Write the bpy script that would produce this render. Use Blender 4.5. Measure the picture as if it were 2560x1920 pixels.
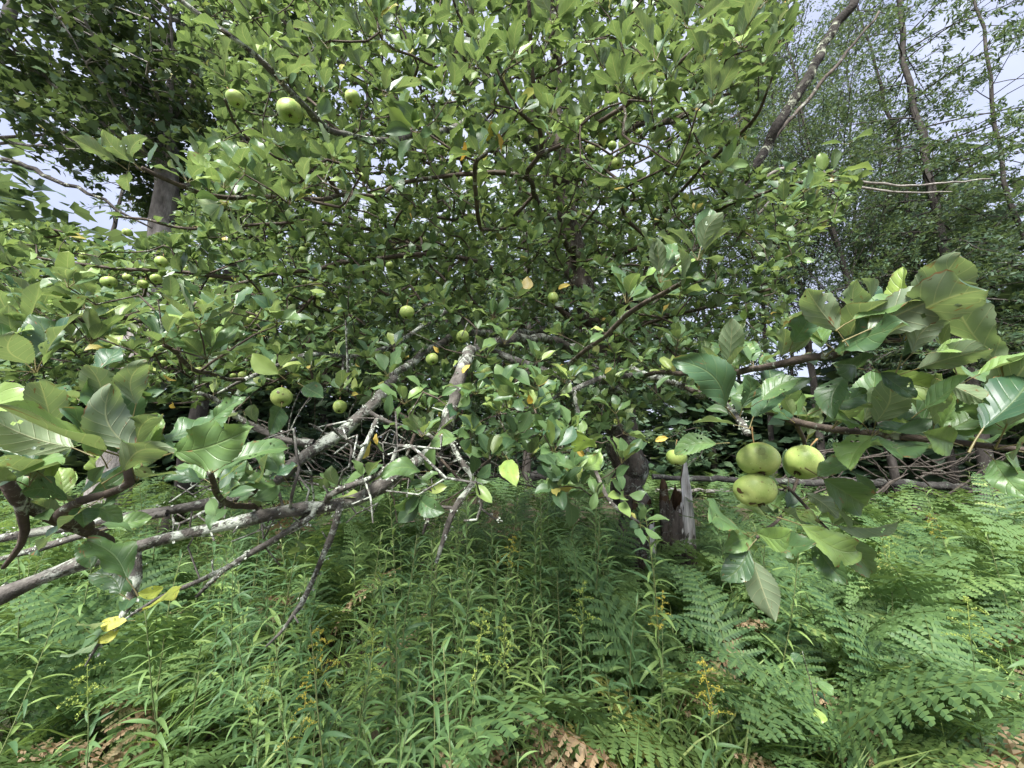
import bpy, math, random
import numpy as np
from mathutils import Vector, Matrix

for _o in list(bpy.data.objects):
    bpy.data.objects.remove(_o, do_unlink=True)
SC = bpy.context.scene
COL = SC.collection
R = math.radians
rng = np.random.default_rng(7)
random.seed(7)

# ------------------------------------------------------------------ camera
PITCH = R(8.0)
CAM = np.array([0.0, 0.0, 1.55])
F = 962.0                      # focal length in photograph pixels (2560 wide)
cam = bpy.data.cameras.new("camera")
cam.sensor_width = 36.0
cam.lens = 36.0 * F / 2560.0
cam.clip_start = 0.02
cam.clip_end = 2000
cam_o = bpy.data.objects.new("camera", cam)
cam_o.location = CAM
cam_o.rotation_euler = (R(90) + PITCH, 0, 0)
COL.objects.link(cam_o)
SC.camera = cam_o

# ------------------------------------------------------------------ sky, sun, exposure
SUN_EL, SUN_AZ = R(52), R(200)     # azimuth clockwise from +Y: behind the camera, a little to its left
world = bpy.data.worlds.new("World")
SC.world = world
world.use_nodes = True
nt = world.node_tree
nt.nodes.clear()
out = nt.nodes.new("ShaderNodeOutputWorld")
bg = nt.nodes.new("ShaderNodeBackground")
sky = nt.nodes.new("ShaderNodeTexSky")
sky.sky_type = 'NISHITA'
sky.sun_disc = False
sky.sun_elevation = SUN_EL
sky.sun_rotation = SUN_AZ
sky.air_density = 1.0
sky.dust_density = 2.0
tc = nt.nodes.new("ShaderNodeTexCoord")
no = nt.nodes.new("ShaderNodeTexNoise")
no.inputs["Scale"].default_value = 2.6
no.inputs["Detail"].default_value = 6
no.inputs["Roughness"].default_value = 0.55
ramp = nt.nodes.new("ShaderNodeValToRGB")
ramp.color_ramp.elements[0].position = 0.34
ramp.color_ramp.elements[0].color = (2.0, 2.2, 3.1, 1)
ramp.color_ramp.elements[1].position = 0.66
ramp.color_ramp.elements[1].color = (3.4, 3.55, 4.2, 1)
mx = nt.nodes.new("ShaderNodeMix")
mx.data_type = 'RGBA'
mx.inputs[0].default_value = 0.88      # thin overcast in front of the clear sky
nt.links.new(tc.outputs["Generated"], no.inputs["Vector"])
nt.links.new(no.outputs["Fac"], ramp.inputs["Fac"])
nt.links.new(sky.outputs["Color"], mx.inputs[6])
nt.links.new(ramp.outputs["Color"], mx.inputs[7])
nt.links.new(mx.outputs[2], bg.inputs["Color"])
bg.inputs["Strength"].default_value = 0.108
nt.links.new(bg.outputs[0], out.inputs[0])

sun = bpy.data.lights.new("sun", 'SUN')
sun.energy = 3.8
sun.angle = R(22)
sun.color = (1.0, 0.985, 0.95)
sun_o = bpy.data.objects.new("sun", sun)
d = Vector((math.sin(SUN_AZ) * math.cos(SUN_EL), math.cos(SUN_AZ) * math.cos(SUN_EL), math.sin(SUN_EL)))
sun_o.rotation_euler = d.to_track_quat('Z', 'Y').to_euler()
sun_o.location = (0, 0, 30)
COL.objects.link(sun_o)

SC.view_settings.view_transform = 'Standard'
SC.view_settings.look = 'None'
SC.view_settings.exposure = 1.68
SC.view_settings.gamma = 1.0
SC.cycles.max_bounces = 6
SC.cycles.diffuse_bounces = 4
SC.cycles.glossy_bounces = 2
SC.cycles.transmission_bounces = 3
SC.cycles.transparent_max_bounces = 8
SC.cycles.use_denoising = True
SC.cycles.use_adaptive_sampling = True
SC.cycles.adaptive_threshold = 0.02
SC.cycles.use_light_tree = False
world.cycles.sampling_method = 'MANUAL'
world.cycles.sample_map_resolution = 256

# ------------------------------------------------------------------ helpers
UP = np.array([0, -math.sin(PITCH), math.cos(PITCH)])
FW = np.array([0, math.cos(PITCH), math.sin(PITCH)])
RT = np.array([1.0, 0, 0])


def P(px, py, dep):
    """a point of the place seen at a photograph pixel, dep metres ahead"""
    return CAM + dep * (FW + (px - 1280) / F * RT + (960 - py) / F * UP)


def proj(v):
    v = np.atleast_2d(v) - CAM
    dep = v @ FW
    dd = np.where(dep > 0.02, dep, 0.02)
    return 1280 + F * (v @ RT) / dd, 960 - F * (v @ UP) / dd, dep


def at_height(px, py, z):
    """point at height z on the ray of a pixel"""
    r = FW + (px - 1280) / F * RT + (960 - py) / F * UP
    return CAM + r * ((z - CAM[2]) / r[2])


def nrm(a):
    return a / np.maximum(np.linalg.norm(a, axis=-1, keepdims=True), 1e-9)


def hnoise(x, y):
    return (math.sin(x * 1.3 + 0.7 * math.sin(y * 1.1)) * 0.5 + math.sin(y * 1.7 + x * 0.6 + 1.3) * 0.3
            + math.sin(x * 3.1 - y * 2.3) * 0.2)


def ground_z(x, y):
    r = math.hypot(x, y)
    return 0.05 * hnoise(x, y) * min(1, r / 2) + (0.25 * hnoise(x * 0.13 + 3, y * 0.11) if r > 9 else 0)


def mk_mesh(name, V, faces, mats, attr=None, mat_idx=None, smooth=True):
    """faces: list of (M,3) / (M,4) int arrays"""
    me = bpy.data.meshes.new(name)
    V = np.asarray(V, np.float32)
    faces = [np.asarray(f, np.int32) for f in faces if len(f)]
    nl = sum(f.size for f in faces)
    nf = sum(len(f) for f in faces)
    me.vertices.add(len(V))
    me.vertices.foreach_set("co", V.ravel())
    me.loops.add(nl)
    me.polygons.add(nf)
    me.loops.foreach_set("vertex_index", np.concatenate([f.ravel() for f in faces]))
    sizes = np.concatenate([np.full(len(f), f.shape[1], np.int32) for f in faces])
    starts = np.concatenate([[0], np.cumsum(sizes)[:-1]]).astype(np.int32)
    me.polygons.foreach_set("loop_start", starts)
    if mat_idx is not None:
        me.polygons.foreach_set("material_index", np.asarray(mat_idx, np.int32))
    me.polygons.foreach_set("use_smooth", np.full(nf, smooth, bool))
    me.update(calc_edges=True)
    if attr is not None:
        a = me.attributes.new("lf", 'FLOAT_VECTOR', 'POINT')
        a.data.foreach_set("vector", np.asarray(attr, np.float32).ravel())
    for m in (mats if isinstance(mats, (list, tuple)) else [mats]):
        me.materials.append(m)
    return me


def obj(name, me, parent=None, loc=None, mat=None):
    o = bpy.data.objects.new(name, me)
    COL.objects.link(o)
    if parent is not None:
        o.parent = parent
    if loc is not None:
        o.location = loc
    if mat is not None:
        o.matrix_local = mat
    return o


def tag(o, label=None, cat=None, group=None, kind=None):
    if label: o["label"] = label
    if cat: o["category"] = cat
    if group: o["group"] = group
    if kind: o["kind"] = kind
    return o


def instances(V, Fs, A, Rm, T, S, zr):
    """copies of a small mesh: Rm (N,3,3) columns = axes, T (N,3), S (N,), zr (N,) random written to lf.z"""
    N, n = len(T), len(V)
    W = np.einsum('nij,vj->nvi', Rm, V) * S[:, None, None] + T[:, None, :]
    off = (np.arange(N) * n)
    FF = [(f[None] + off[:, None, None]).reshape(-1, f.shape[1]) for f in Fs]
    AA = np.broadcast_to(A, (N, n, 3)).copy()
    AA[:, :, 2] = zr[:, None]
    return W.reshape(-1, 3), FF, AA.reshape(-1, 3)


class Pool:
    def __init__(self):
        self.V, self.F, self.A, self.n, self.M = [], [], [], 0, []

    def add(self, V, Fs, A=None, m=0):
        self.V.append(V)
        for f in Fs:
            if len(f):
                self.F.append(np.asarray(f) + self.n)
                self.M.append(np.full(len(f), m))
        self.A.append(A if A is not None else np.zeros((len(V), 3)))
        self.n += len(V)

    def mesh(self, name, mats, smooth=True):
        return mk_mesh(name, np.concatenate(self.V), self.F, mats, np.concatenate(self.A), np.concatenate(self.M), smooth)

    def data(self):
        return np.concatenate(self.V), self.F, np.concatenate(self.A)


def tube(pts, rad, sides=6, rough=0.0, cap=True, seed=0):
    pts = np.asarray(pts, float)
    rad = np.asarray(rad, float)
    n = len(pts)
    tan = np.zeros_like(pts)
    tan[1:-1] = pts[2:] - pts[:-2]
    tan[0] = pts[1] - pts[0]
    tan[-1] = pts[-1] - pts[-2]
    tan = nrm(tan)
    ref = np.array([0, 0, 1.0]) if abs(tan[0][2]) < 0.9 else np.array([1.0, 0, 0])
    a = nrm(np.cross(tan[0], ref))
    fr = np.zeros((n, 3))
    for i in range(n):
        a = a - tan[i] * (a @ tan[i])
        a = a / max(np.linalg.norm(a), 1e-9)
        fr[i] = a
    b = np.cross(tan, fr)
    th = np.linspace(0, 2 * math.pi, sides, endpoint=False)
    rr = rad[:, None] * np.ones(sides)[None]
    if rough:
        g = np.random.default_rng(seed)
        low = np.interp(np.arange(n), np.arange(0, n + 3, 3), g.normal(0, 1, len(np.arange(0, n + 3, 3))))
        lobes = sum(g.normal(0, .6) * np.cos(k * th[None] + g.uniform(0, 6) + .25 * np.cumsum(g.normal(0, .35, n))[:, None]) for k in (1, 2, 3))
        rr = rr * (1 + rough * (0.6 * lobes + 0.5 * low[:, None] + 0.5 * g.normal(0, 1, (n, sides))))
    V = pts[:, None] + rr[:, :, None] * (np.cos(th)[None, :, None] * fr[:, None] + np.sin(th)[None, :, None] * b[:, None])
    V = V.reshape(-1, 3)
    i = np.arange(n - 1)[:, None] * sides
    j = np.arange(sides)[None]
    k = (j + 1) % sides
    Q = np.stack([i + j, i + k, i + sides + k, i + sides + j], -1).reshape(-1, 4)
    Fs = [Q]
    if cap:
        V = np.vstack([V, pts[-1] + tan[-1] * rad[-1] * .6])
        t = len(V) - 1
        e = (n - 1) * sides
        Fs.append(np.array([[e + q, e + (q + 1) % sides, t] for q in range(sides)]))
    A = np.zeros((len(V), 3))
    L = np.concatenate([[0], np.cumsum(np.linalg.norm(np.diff(pts, axis=0), axis=1))])
    A[:n * sides, 0] = np.tile(np.arange(sides) / sides, n)
    A[:n * sides, 1] = np.repeat(L, sides)
    return V, Fs, A


def spline(ctrl, step):
    """Catmull-Rom through rows of ctrl (any number of columns, xyz first)"""
    c = np.asarray(ctrl, float)
    if len(c) == 2:
        c = np.vstack([c[0], (c[0] + c[1]) / 2, c[1]])
    p = np.vstack([2 * c[0] - c[1], c, 2 * c[-1] - c[-2]])
    res = []
    for i in range(1, len(p) - 2):
        L = np.linalg.norm(p[i + 1][:3] - p[i][:3])
        m = max(1, int(L / step))
        t = np.linspace(0, 1, m, endpoint=False)[:, None]
        a, b, cc, dd = p[i - 1], p[i], p[i + 1], p[i + 2]
        res.append(.5 * (2 * b + (cc - a) * t + (2 * a - 5 * b + 4 * cc - dd) * t ** 2 + (3 * b - a - 3 * cc + dd) * t ** 3))
    res.append(p[-2][None])
    return np.vstack(res)


# ------------------------------------------------------------------ materials
class NT:
    def __init__(self, name):
        self.m = bpy.data.materials.new(name)
        self.m.use_nodes = True
        self.t = self.m.node_tree
        self.t.nodes.clear()
        self.out = self.n("OutputMaterial")

    def n(self, kind, **kw):
        nd = self.t.nodes.new("ShaderNode" + kind)
        for k, v in kw.items():
            if k.startswith("i_"):
                nd.inputs[k[2:].replace("_", " ")].default_value = v
            else:
                setattr(nd, k, v)
        return nd

    def l(self, a, b):
        self.t.links.new(a, b)

    def math(self, op, a, b=None, clamp=False):
        nd = self.n("Math", operation=op, use_clamp=clamp)
        for i, x in enumerate((a, b)):
            if x is None: continue
            if isinstance(x, (int, float)): nd.inputs[i].default_value = x
            else: self.l(x, nd.inputs[i])
        return nd.outputs[0]

    def mix(self, f, a, b, blend='MIX'):
        nd = self.n("Mix", data_type='RGBA', blend_type=blend)
        for i, x in ((0, f), (6, a), (7, b)):
            if isinstance(x, (int, float)): nd.inputs[i].default_value = x
            elif isinstance(x, tuple): nd.inputs[i].default_value = (*x, 1) if len(x) == 3 else x
            else: self.l(x, nd.inputs[i])
        return nd.outputs[2]

    def ramp(self, f, stops, interp='LINEAR'):
        nd = self.n("ValToRGB")
        cr = nd.color_ramp
        cr.interpolation = interp
        while len(cr.elements) < len(stops): cr.elements.new(0.5)
        for e, (p, c) in zip(cr.elements, stops):
            e.position = p
            e.color = (*c, 1) if len(c) == 3 else c
        self.l(f, nd.inputs[0])
        return nd.outputs[0]

    def noise(self, vec, scale, detail=3, rough=.5, dist=0):
        nd = self.n("TexNoise")
        nd.inputs["Scale"].default_value = scale
        nd.inputs["Detail"].default_value = detail
        nd.inputs["Roughness"].default_value = rough
        nd.inputs["Distortion"].default_value = dist
        if vec is not None: self.l(vec, nd.inputs["Vector"])
        return nd.outputs["Fac"]


def leaf_material(name, stops, under, trans=.3, rough=.5, veins=0, spots=0.0, bump=0.0, petiole=(.20, .17, .07), spec=.35, tint=(.30, .40, .08), mottle=False, umix=.8):
    def soft(c_, k_=.13):
        y_ = .25 * c_[0] + .65 * c_[1] + .10 * c_[2]
        return tuple(v_ * (1 - k_) + y_ * k_ for v_ in c_)
    stops = [(p_, soft(c_)) for p_, c_ in stops]
    tint = soft(tint)
    g = NT(name)
    at = g.n("Attribute", attribute_name="lf")
    sx = g.n("SeparateXYZ")
    g.l(at.outputs["Vector"], sx.inputs[0])
    oi = g.n("ObjectInfo")
    rnd = g.math('FRACT', g.math('ADD', sx.outputs[2], oi.outputs["Random"]))
    u, t = sx.outputs[0], sx.outputs[1]
    col = g.ramp(rnd, stops)
    under_c = g.mix(umix, col, under)
    geo = g.n("NewGeometry")
    cv = g.n("CombineXYZ")
    g.l(u, cv.inputs[0]); g.l(t, cv.inputs[1])
    g.l(g.math('MULTIPLY', rnd, 37.0), cv.inputs[2])
    mott = g.noise(cv.outputs[0], 2.2, 2) if mottle else None
    if mottle: col = g.mix(g.math('MULTIPLY', g.math('SUBTRACT', mott, .42), 2.0, True), col, g.mix(1.0, col, (1.35, 1.3, .9), 'MULTIPLY'))
    h = None
    au = g.math('ABSOLUTE', u)
    if veins:
        ph = g.math('SUBTRACT', g.math('MULTIPLY', t, 6.0), g.math('MULTIPLY', au, 1.5))
        saw = g.math('ABSOLUTE', g.math('SUBTRACT', g.math('FRACT', ph), .5))
        side = g.math('SUBTRACT', 1.0, g.math('MULTIPLY', saw, 15.0), True)
        mid = g.math('SUBTRACT', 1.0, g.math('MULTIPLY', au, 16.0), True)
        v = g.math('MAXIMUM', g.math('MULTIPLY', side, .55), mid)
        col = g.mix(g.math('MULTIPLY', v, .34), col, (.26, .32, .13))
        under_c = g.mix(g.math('MULTIPLY', v, .8), under_c, (.42, .43, .25))
        h = g.math('ADD', g.math('MULTIPLY', saw, .5), g.math('MULTIPLY', v, -.5))
    col = g.mix(geo.outputs["Backfacing"], col, under_c)
    if spots:
        s1 = g.noise(cv.outputs[0], 3.3, 3, .6)
        edge = g.math('MULTIPLY', g.math('POWER', g.math('MAXIMUM', au, t), 8.0), .10)
        k = g.math('MULTIPLY', g.math('SUBTRACT', g.math('ADD', s1, edge), .71 - spots), 24.0, True)
        brown = g.mix(g.noise(cv.outputs[0], 9, 1), (.30, .16, .07), (.10, .045, .02))
        col = g.mix(k, col, brown)
        s2 = g.noise(cv.outputs[0], 16, 1, .5)
        k2 = g.math('MULTIPLY', g.math('SUBTRACT', s2, .735), 30.0, True)
        col = g.mix(k2, col, (.09, .05, .02))
    ist = g.math('LESS_THAN', t, -.01)
    col = g.mix(ist, col, petiole)
    b = g.n("BsdfPrincipled")
    g.l(col, b.inputs["Base Color"])
    b.inputs["Roughness"].default_value = rough
    b.inputs["Specular IOR Level"].default_value = spec
    if bump and h is not None:
        bp = g.n("Bump")
        bp.inputs["Strength"].default_value = bump
        bp.inputs["Distance"].default_value = .002
        g.l(h, bp.inputs["Height"])
        g.l(bp.outputs[0], b.inputs["Normal"])
    tr = g.n("BsdfTranslucent")
    g.l(g.mix(.35, g.mix(1.0, col, (1.5, 1.55, .8), 'MULTIPLY'), tint), tr.inputs["Color"])
    ms = g.n("MixShader")
    ms.inputs[0].default_value = trans
    g.l(b.outputs[0], ms.inputs[1]); g.l(tr.outputs[0], ms.inputs[2])
    g.l(ms.outputs[0], g.out.inputs[0])
    return g.m


def bark_material(name, c0, c1, lichen=None, cover=.5, scale=22, stretch=1.0, bump=.6, flake=0.0):
    g = NT(name)
    tcn = g.n("TexCoord")
    mp = g.n("Mapping")
    mp.inputs["Scale"].default_value = (1, 1, stretch)
    g.l(tcn.outputs["Object"], mp.inputs[0])
    v = mp.outputs[0]
    n1 = g.noise(v, scale, 5, .65)
    col = g.ramp(n1, [(.3, c0), (.68, c1)])
    n2 = g.noise(v, scale * 3.5, 4, .7)
    h = g.math('ADD', n1, g.math('MULTIPLY', n2, .5))
    if lichen:
        n3 = g.noise(tcn.outputs["Object"], scale * .7, 6, .72, .6)
        n4 = g.noise(tcn.outputs["Object"], scale * 4.0, 3, .6)
        k = g.math('MULTIPLY', g.math('SUBTRACT', g.math('ADD', n3, g.math('MULTIPLY', n4, .25)), .74 - cover * .18), 14.0, True)
        big = g.math('MULTIPLY', g.math('SUBTRACT', g.noise(tcn.outputs["Object"], scale * .22, 2), .42), 9.0, True)
        k = g.math('MULTIPLY', k, big)
        lc = g.mix(g.noise(tcn.outputs["Object"], scale * 1.7, 2), lichen, (.30, .34, .24))
        col = g.mix(k, col, lc)
        h = g.math('ADD', h, g.math('MULTIPLY', k, .6))
    b = g.n("BsdfPrincipled")
    g.l(col, b.inputs["Base Color"])
    b.inputs["Roughness"].default_value = .85
    b.inputs["Specular IOR Level"].default_value = .2
    bp = g.n("Bump")
    bp.inputs["Strength"].default_value = bump
    bp.inputs["Distance"].default_value = .25 / scale
    g.l(h, bp.inputs["Height"])
    g.l(bp.outputs[0], b.inputs["Normal"])
    g.l(b.outputs[0], g.out.inputs[0])
    return g.m


APPLE_STOPS = [(0.0, (.042, .092, .034)), (.28, (.070, .144, .044)), (.52, (.112, .202, .054)), (.70, (.036, .096, .048)),
               (.84, (.16, .265, .06)), (.955, (.25, .345, .065)), (.985, (.28, .35, .07)), (1.0, (.50, .34, .05))]
M_LEAF_NEAR = leaf_material("apple_leaf_near", [(0.0, (.034, .082, .034)), (.25, (.066, .142, .044)), (.50, (.108, .202, .054)), (.68, (.028, .084, .046)), (.86, (.16, .275, .06)), (1.0, (.25, .36, .065))],
                            (.225, .275, .17), .26, .42, veins=1, spots=.04, bump=.6, spec=.5, mottle=True, umix=.7, tint=(.24, .36, .08))
M_LEAF = leaf_material("apple_leaf", APPLE_STOPS, (.17, .225, .125), .28, .42, veins=1, spots=.0, spec=.5, umix=.6, tint=(.24, .36, .08))
M_LEAF_YELLOW = leaf_material("apple_leaf_yellow", [(0, (.52, .30, .035)), (.5, (.50, .38, .05)), (1, (.36, .36, .06))], (.5, .36, .10), .3, .6, veins=1, mottle=True, spots=.07, bump=.3, tint=(.7, .4, .03))
M_BARK = bark_material("apple_bark", (.036, .032, .028), (.165, .150, .132), (.52, .54, .50), .80, 30, bump=.8)
M_TWIG = bark_material("twig_bark", (.040, .030, .024), (.12, .095, .075), (.42, .44, .38), .30, 30)
M_TRUNK = bark_material("old_apple_trunk", (.014, .011, .009), (.15, .125, .105), (.46, .45, .43), .48, 16, .22, 1.0)
M_WOOD = bark_material("weathered_wood", (.16, .14, .12), (.66, .64, .62), None, 0, 34, .06, 1.0)
M_ROT = bark_material("rotten_wood", (.022, .013, .008), (.11, .07, .042), (.45, .42, .36), .15, 12, .2, 1.0)
M_FOREST_BARK = bark_material("forest_bark", (.024, .020, .017), (.080, .071, .063), (.20, .22, .18), .2, 7, .4)
M_MAPLE_BARK = bark_material("maple_bark", (.09, .08, .072), (.36, .33, .31), (.42, .44, .38), .25, 8, .35, .9)
M_LOG = bark_material("log_bark", (.022, .020, .018), (.078, .074, .068), (.18, .21, .18), .3, 12)
M_BRUSH = bark_material("brush_bark", (.024, .019, .015), (.10, .085, .07), (.30, .30, .27), .15, 16)
M_DEAD = bark_material("dead_branch_bark", (.10, .085, .07), (.34, .31, .28), (.50, .52, .48), .35, 16)

# ------------------------------------------------------------------ ground
g = NT("forest_floor")
tcn = g.n("TexCoord")
n1 = g.noise(tcn.outputs["Object"], 1.4, 5, .6)
n2 = g.noise(tcn.outputs["Object"], 28, 5, .7)
c = g.ramp(n2, [(.3, (.022, .016, .010)), (.55, (.075, .050, .030)), (.72, (.16, .115, .07))])
c = g.mix(g.ramp(n1, [(.45, (0, 0, 0)), (.62, (1, 1, 1))]), c, g.mix(n2, (.02, .035, .010), (.07, .10, .03)))
b = g.n("BsdfPrincipled"); g.l(c, b.inputs["Base Color"]); b.inputs["Roughness"].default_value = .95
bp = g.n("Bump"); bp.inputs["Strength"].default_value = 1; bp.inputs["Distance"].default_value = .03; g.l(n2, bp.inputs["Height"]); g.l(bp.outputs[0], b.inputs["Normal"])
g.l(b.outputs[0], g.out.inputs[0])
M_GROUND = g.m
s = np.linspace(-1, 1, 161)
gx = np.sign(s) * (np.abs(s) ** 2.2) * 300
X, Y = np.meshgrid(gx, gx)
Z = np.array([ground_z(a, b_) for a, b_ in zip(X.ravel(), Y.ravel())])
i = np.arange(160)[:, None] * 161 + np.arange(160)[None]
Q = np.stack([i, i + 1, i + 162, i + 161], -1).reshape(-1, 4)
tag(obj("ground", mk_mesh("ground", np.stack([X.ravel(), Y.ravel(), Z], 1), [Q], M_GROUND)), kind="structure")


# ------------------------------------------------------------------ leaves
def leaf_mesh(seed, rows, cols, serr=True, petiole=.30, fold=None, bend=None, wavy=None, width=None, bite=0):
    g_ = np.random.default_rng(seed)
    fold = g_.uniform(.18, .62) if fold is None else fold
    bend = g_.uniform(-.2, .95) if bend is None else bend
    wavy = g_.uniform(.02, .085) if wavy is None else wavy
    width = g_.uniform(.25, .32) if width is None else width
    twist = g_.normal(0, .25)
    sidecurve = g_.normal(0, .07)
    t = np.linspace(0, 1, rows + 1)
    w = width * np.sin(math.pi * np.clip(t, 0, 1) ** g_.uniform(.95, 1.12)) ** .76
    w[0] = .012; w[-1] = .004
    u = np.linspace(-1, 1, cols + 1)
    ang = bend * t ** 1.2
    dy = np.cos(ang); dz = -np.sin(ang)
    yy = np.concatenate([[0], np.cumsum((dy[1:] + dy[:-1]) / 2)]) / rows
    zz = np.concatenate([[0], np.cumsum((dz[1:] + dz[:-1]) / 2)]) / rows
    f1, f2 = g_.uniform(1.3, 2.6, 2)
    p1, p2 = g_.uniform(0, 6.28, 2)
    bites = []
    for _ in range(bite):
        bites.append((g_.choice([-1, 1]), g_.uniform(.25, .9), g_.uniform(.03, .06), g_.uniform(.15, .4)))
    V = []
    for i_, tt in enumerate(t):
        for uu in u:
            ww = w[i_]
            if serr and abs(uu) > .99 and 0 < i_ < rows:
                ww *= 1.0 + (.03 if i_ % 2 else -.03)
            for sd, c_, hw, dp in bites:
                if uu * sd > 0 and abs(tt - c_) < hw:
                    ww *= 1 - dp * abs(uu) ** 1.5
            x = uu * ww
            z = abs(x) * math.sin(fold) - (abs(x) ** 2) * fold * .8
            x *= math.cos(fold * .8)
            f_, p_ = (f1, p1) if uu > 0 else (f2, p2)
            z += wavy * math.sin(6.28 * f_ * tt + p_) * uu * uu * min(1, 3 * tt)
            a_ = twist * tt
            xr, zr = x * math.cos(a_) - z * math.sin(a_), x * math.sin(a_) + z * math.cos(a_)
            V.append((xr + sidecurve * math.sin(math.pi * tt), yy[i_] + zr * math.sin(ang[i_]), zz[i_] + zr * math.cos(ang[i_])))
    V = np.array(V)
    uu, tt = np.meshgrid(u, t)
    A = np.stack([uu.ravel(), tt.ravel(), np.zeros(uu.size)], 1)
    n = cols + 1
    i_ = np.arange(rows)[:, None] * n + np.arange(cols)[None]
    Q = np.stack([i_, i_ + 1, i_ + n + 1, i_ + n], -1).reshape(-1, 4)
    if rows > 15 and seed % 2:                      # insect holes
        drop = set()
        for _ in range(g_.integers(1, 4)):
            r_, c_ = int(g_.integers(4, rows - 4)), int(g_.integers(1, cols - 1))
            drop.update([r_ * cols + c_, (r_ + 1) * cols + c_ + 1] if g_.random() < .4 else [r_ * cols + c_])
        Q = np.delete(Q, sorted(drop), 0)
    pool = Pool()
    V[:, 1] += petiole
    pool.add(V, [Q], A)
    if petiole > 0:
        pts = np.array([[0, 0, -.02], [0, petiole * .5, .0], [0, petiole + .03, -.004]])
        tv, tf, _ = tube(pts, [.013, .009, .009], 3 if rows < 12 else 5, cap=False)
        ta = np.zeros((len(tv), 3)); ta[:, 1] = -.5
        pool.add(tv, tf, ta)
    return pool.data()


NV = 14
LEAF0 = [leaf_mesh(100 + k, 26, 10, True, .32, bite=(0, 0, 1, 0, 1, 0, 0)[k % 7]) for k in range(NV)]
LEAF1 = [leaf_mesh(100 + k, 6, 4, False, .32, bite=(0, 0, 1, 0, 1)[k % 5]) for k in range(NV)]
LEAF2 = [leaf_mesh(100 + k, 3, 2, False, .0) for k in range(NV)]


def frames(dirs, normals):
    y = nrm(dirs)
    x = nrm(np.cross(y, normals))
    z = np.cross(x, y)
    return np.stack([x, y, z], -1)      # columns


# ------------------------------------------------------------------ apple tree skeleton
MAXN = 120000
NP = np.zeros((MAXN, 3)); NPAR = np.full(MAXN, -1); NR = np.zeros(MAXN); NDIR = np.zeros((MAXN, 3)); nn = 0
limb_nodes = []


def add_chain(pts, rad, parent):
    global nn
    first = nn
    m = len(pts)
    NP[nn:nn + m] = pts
    NR[nn:nn + m] = rad
    NPAR[nn] = parent
    NPAR[nn + 1:nn + m] = np.arange(nn, nn + m - 1)
    dd = np.zeros((m, 3))
    dd[1:] = pts[1:] - pts[:-1]
    dd[0] = dd[1] if m > 1 else (0, 0, 1)
    NDIR[nn:nn + m] = nrm(dd)
    nn += m
    return first


LIMBS = []   # (points, radii, material)


def limb(ctrl, wob=.012, mat="bark", leafless=False):
    """ctrl rows: photo x, photo y, distance, radius in cm; base first"""
    c = np.array([list(P(a, b, dd)) + [r / 100] for a, b, dd, r in ctrl])
    s_ = spline(c, .028)
    pts, rad = s_[:, :3], np.maximum(s_[:, 3], .0012)
    if mat == "bark" and len(LIMBS):
        gk = np.random.default_rng(900 + len(LIMBS))
        Lc = np.concatenate([[0], np.cumsum(np.linalg.norm(np.diff(pts, axis=0), axis=1))])
        for c_ in np.arange(gk.uniform(.05, .15), Lc[-1], gk.uniform(.12, .2)):
            c_ += gk.normal(0, .04)
            rad = rad * (1 + gk.uniform(.08, .38) * np.exp(-((Lc - c_) / .028) ** 2))
    if mat == "twig": rad = np.where(rad > .008, .008 + (rad - .008) * .45, rad)
    g_ = np.random.default_rng(len(LIMBS) + 5)
    m = len(pts)
    k = max(3, m // 4)
    for ax in range(3):
        pts[:, ax] += np.interp(np.arange(m), np.linspace(0, m - 1, k), g_.normal(0, 1, k)) * np.minimum(wob, rad * .42 + .0015)
    par = -1
    if nn:
        par = int(np.argmin(np.linalg.norm(NP[:nn] - pts[0], axis=1)))
        gap = np.linalg.norm(NP[par] - pts[0])
        if gap > .02:
            e = spline(np.array([list(NP[par]) + [rad[0] * 1.1], list((NP[par] + pts[0]) / 2 + g_.normal(0, .06 * gap, 3)) + [rad[0] * 1.05], list(pts[0]) + [rad[0]]]), .05)
            pts = np.vstack([e[:-1, :3], pts]); rad = np.concatenate([np.minimum(e[:-1, 3], max(NR[par], .004)), rad])
    f = add_chain(pts, rad, par)
    LIMBS.append((pts, rad, mat))
    if not leafless:
        limb_nodes.extend(range(f, nn))


# trunk and inner limbs
limb([(1590, 1560, 3.75, 20), (1585, 1380, 3.75, 18), (1575, 1230, 3.75, 16), (1560, 1080, 3.7, 15), (1530, 950, 3.6, 13), (1490, 820, 3.5, 11), (1440, 650, 3.5, 9), (1410, 430, 3.4, 7), (1390, 150, 3.3, 5), (1380, -150, 3.3, 3)], .03, "trunk", True)
limb([(1540, 980, 3.6, 6), (1470, 900, 3.1, 4.6), (1380, 850, 2.8, 3.0), (1260, 850, 2.2, 2.4), (1185, 880, 1.6, 2.0), (1163, 914, 1.30, 1.9), (1145, 1018, 1.22, 1.8), (1111, 1088, 1.18, 1.8), (1007, 1168, 1.12, 1.75), (914, 1226, 1.06, 1.7), (810, 1262, 1.0, 1.6), (648, 1290, .95, 1.45), (486, 1330, .90, 1.2), (335, 1371, .84, 1.25), (217, 1405, .80, 1.2), (100, 1450, .76, 1.15), (0, 1493, .73, 1.25), (-140, 1560, .7, 1.2)], .012, "bark", True)
limb([(1490, 830, 3.5, 4), (1330, 830, 3.1, 2.8), (1150, 840, 2.5, 2.2), (1030, 910, 1.85, 1.8), (975, 962, 1.5, 1.6), (940, 998, 1.32, 1.6), (853, 1081, 1.25, 1.9), (795, 1117, 1.2, 1.8), (748, 1157, 1.15, 1.7), (701, 1208, 1.08, 1.6), (600, 1250, 1.0, 1.5), (480, 1270, .95, 1.2), (330, 1290, .9, 1.0), (180, 1320, .85, .9), (0, 1348, .8, .8), (-80, 1360, .8, .7)], .012, "bark", True)
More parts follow.
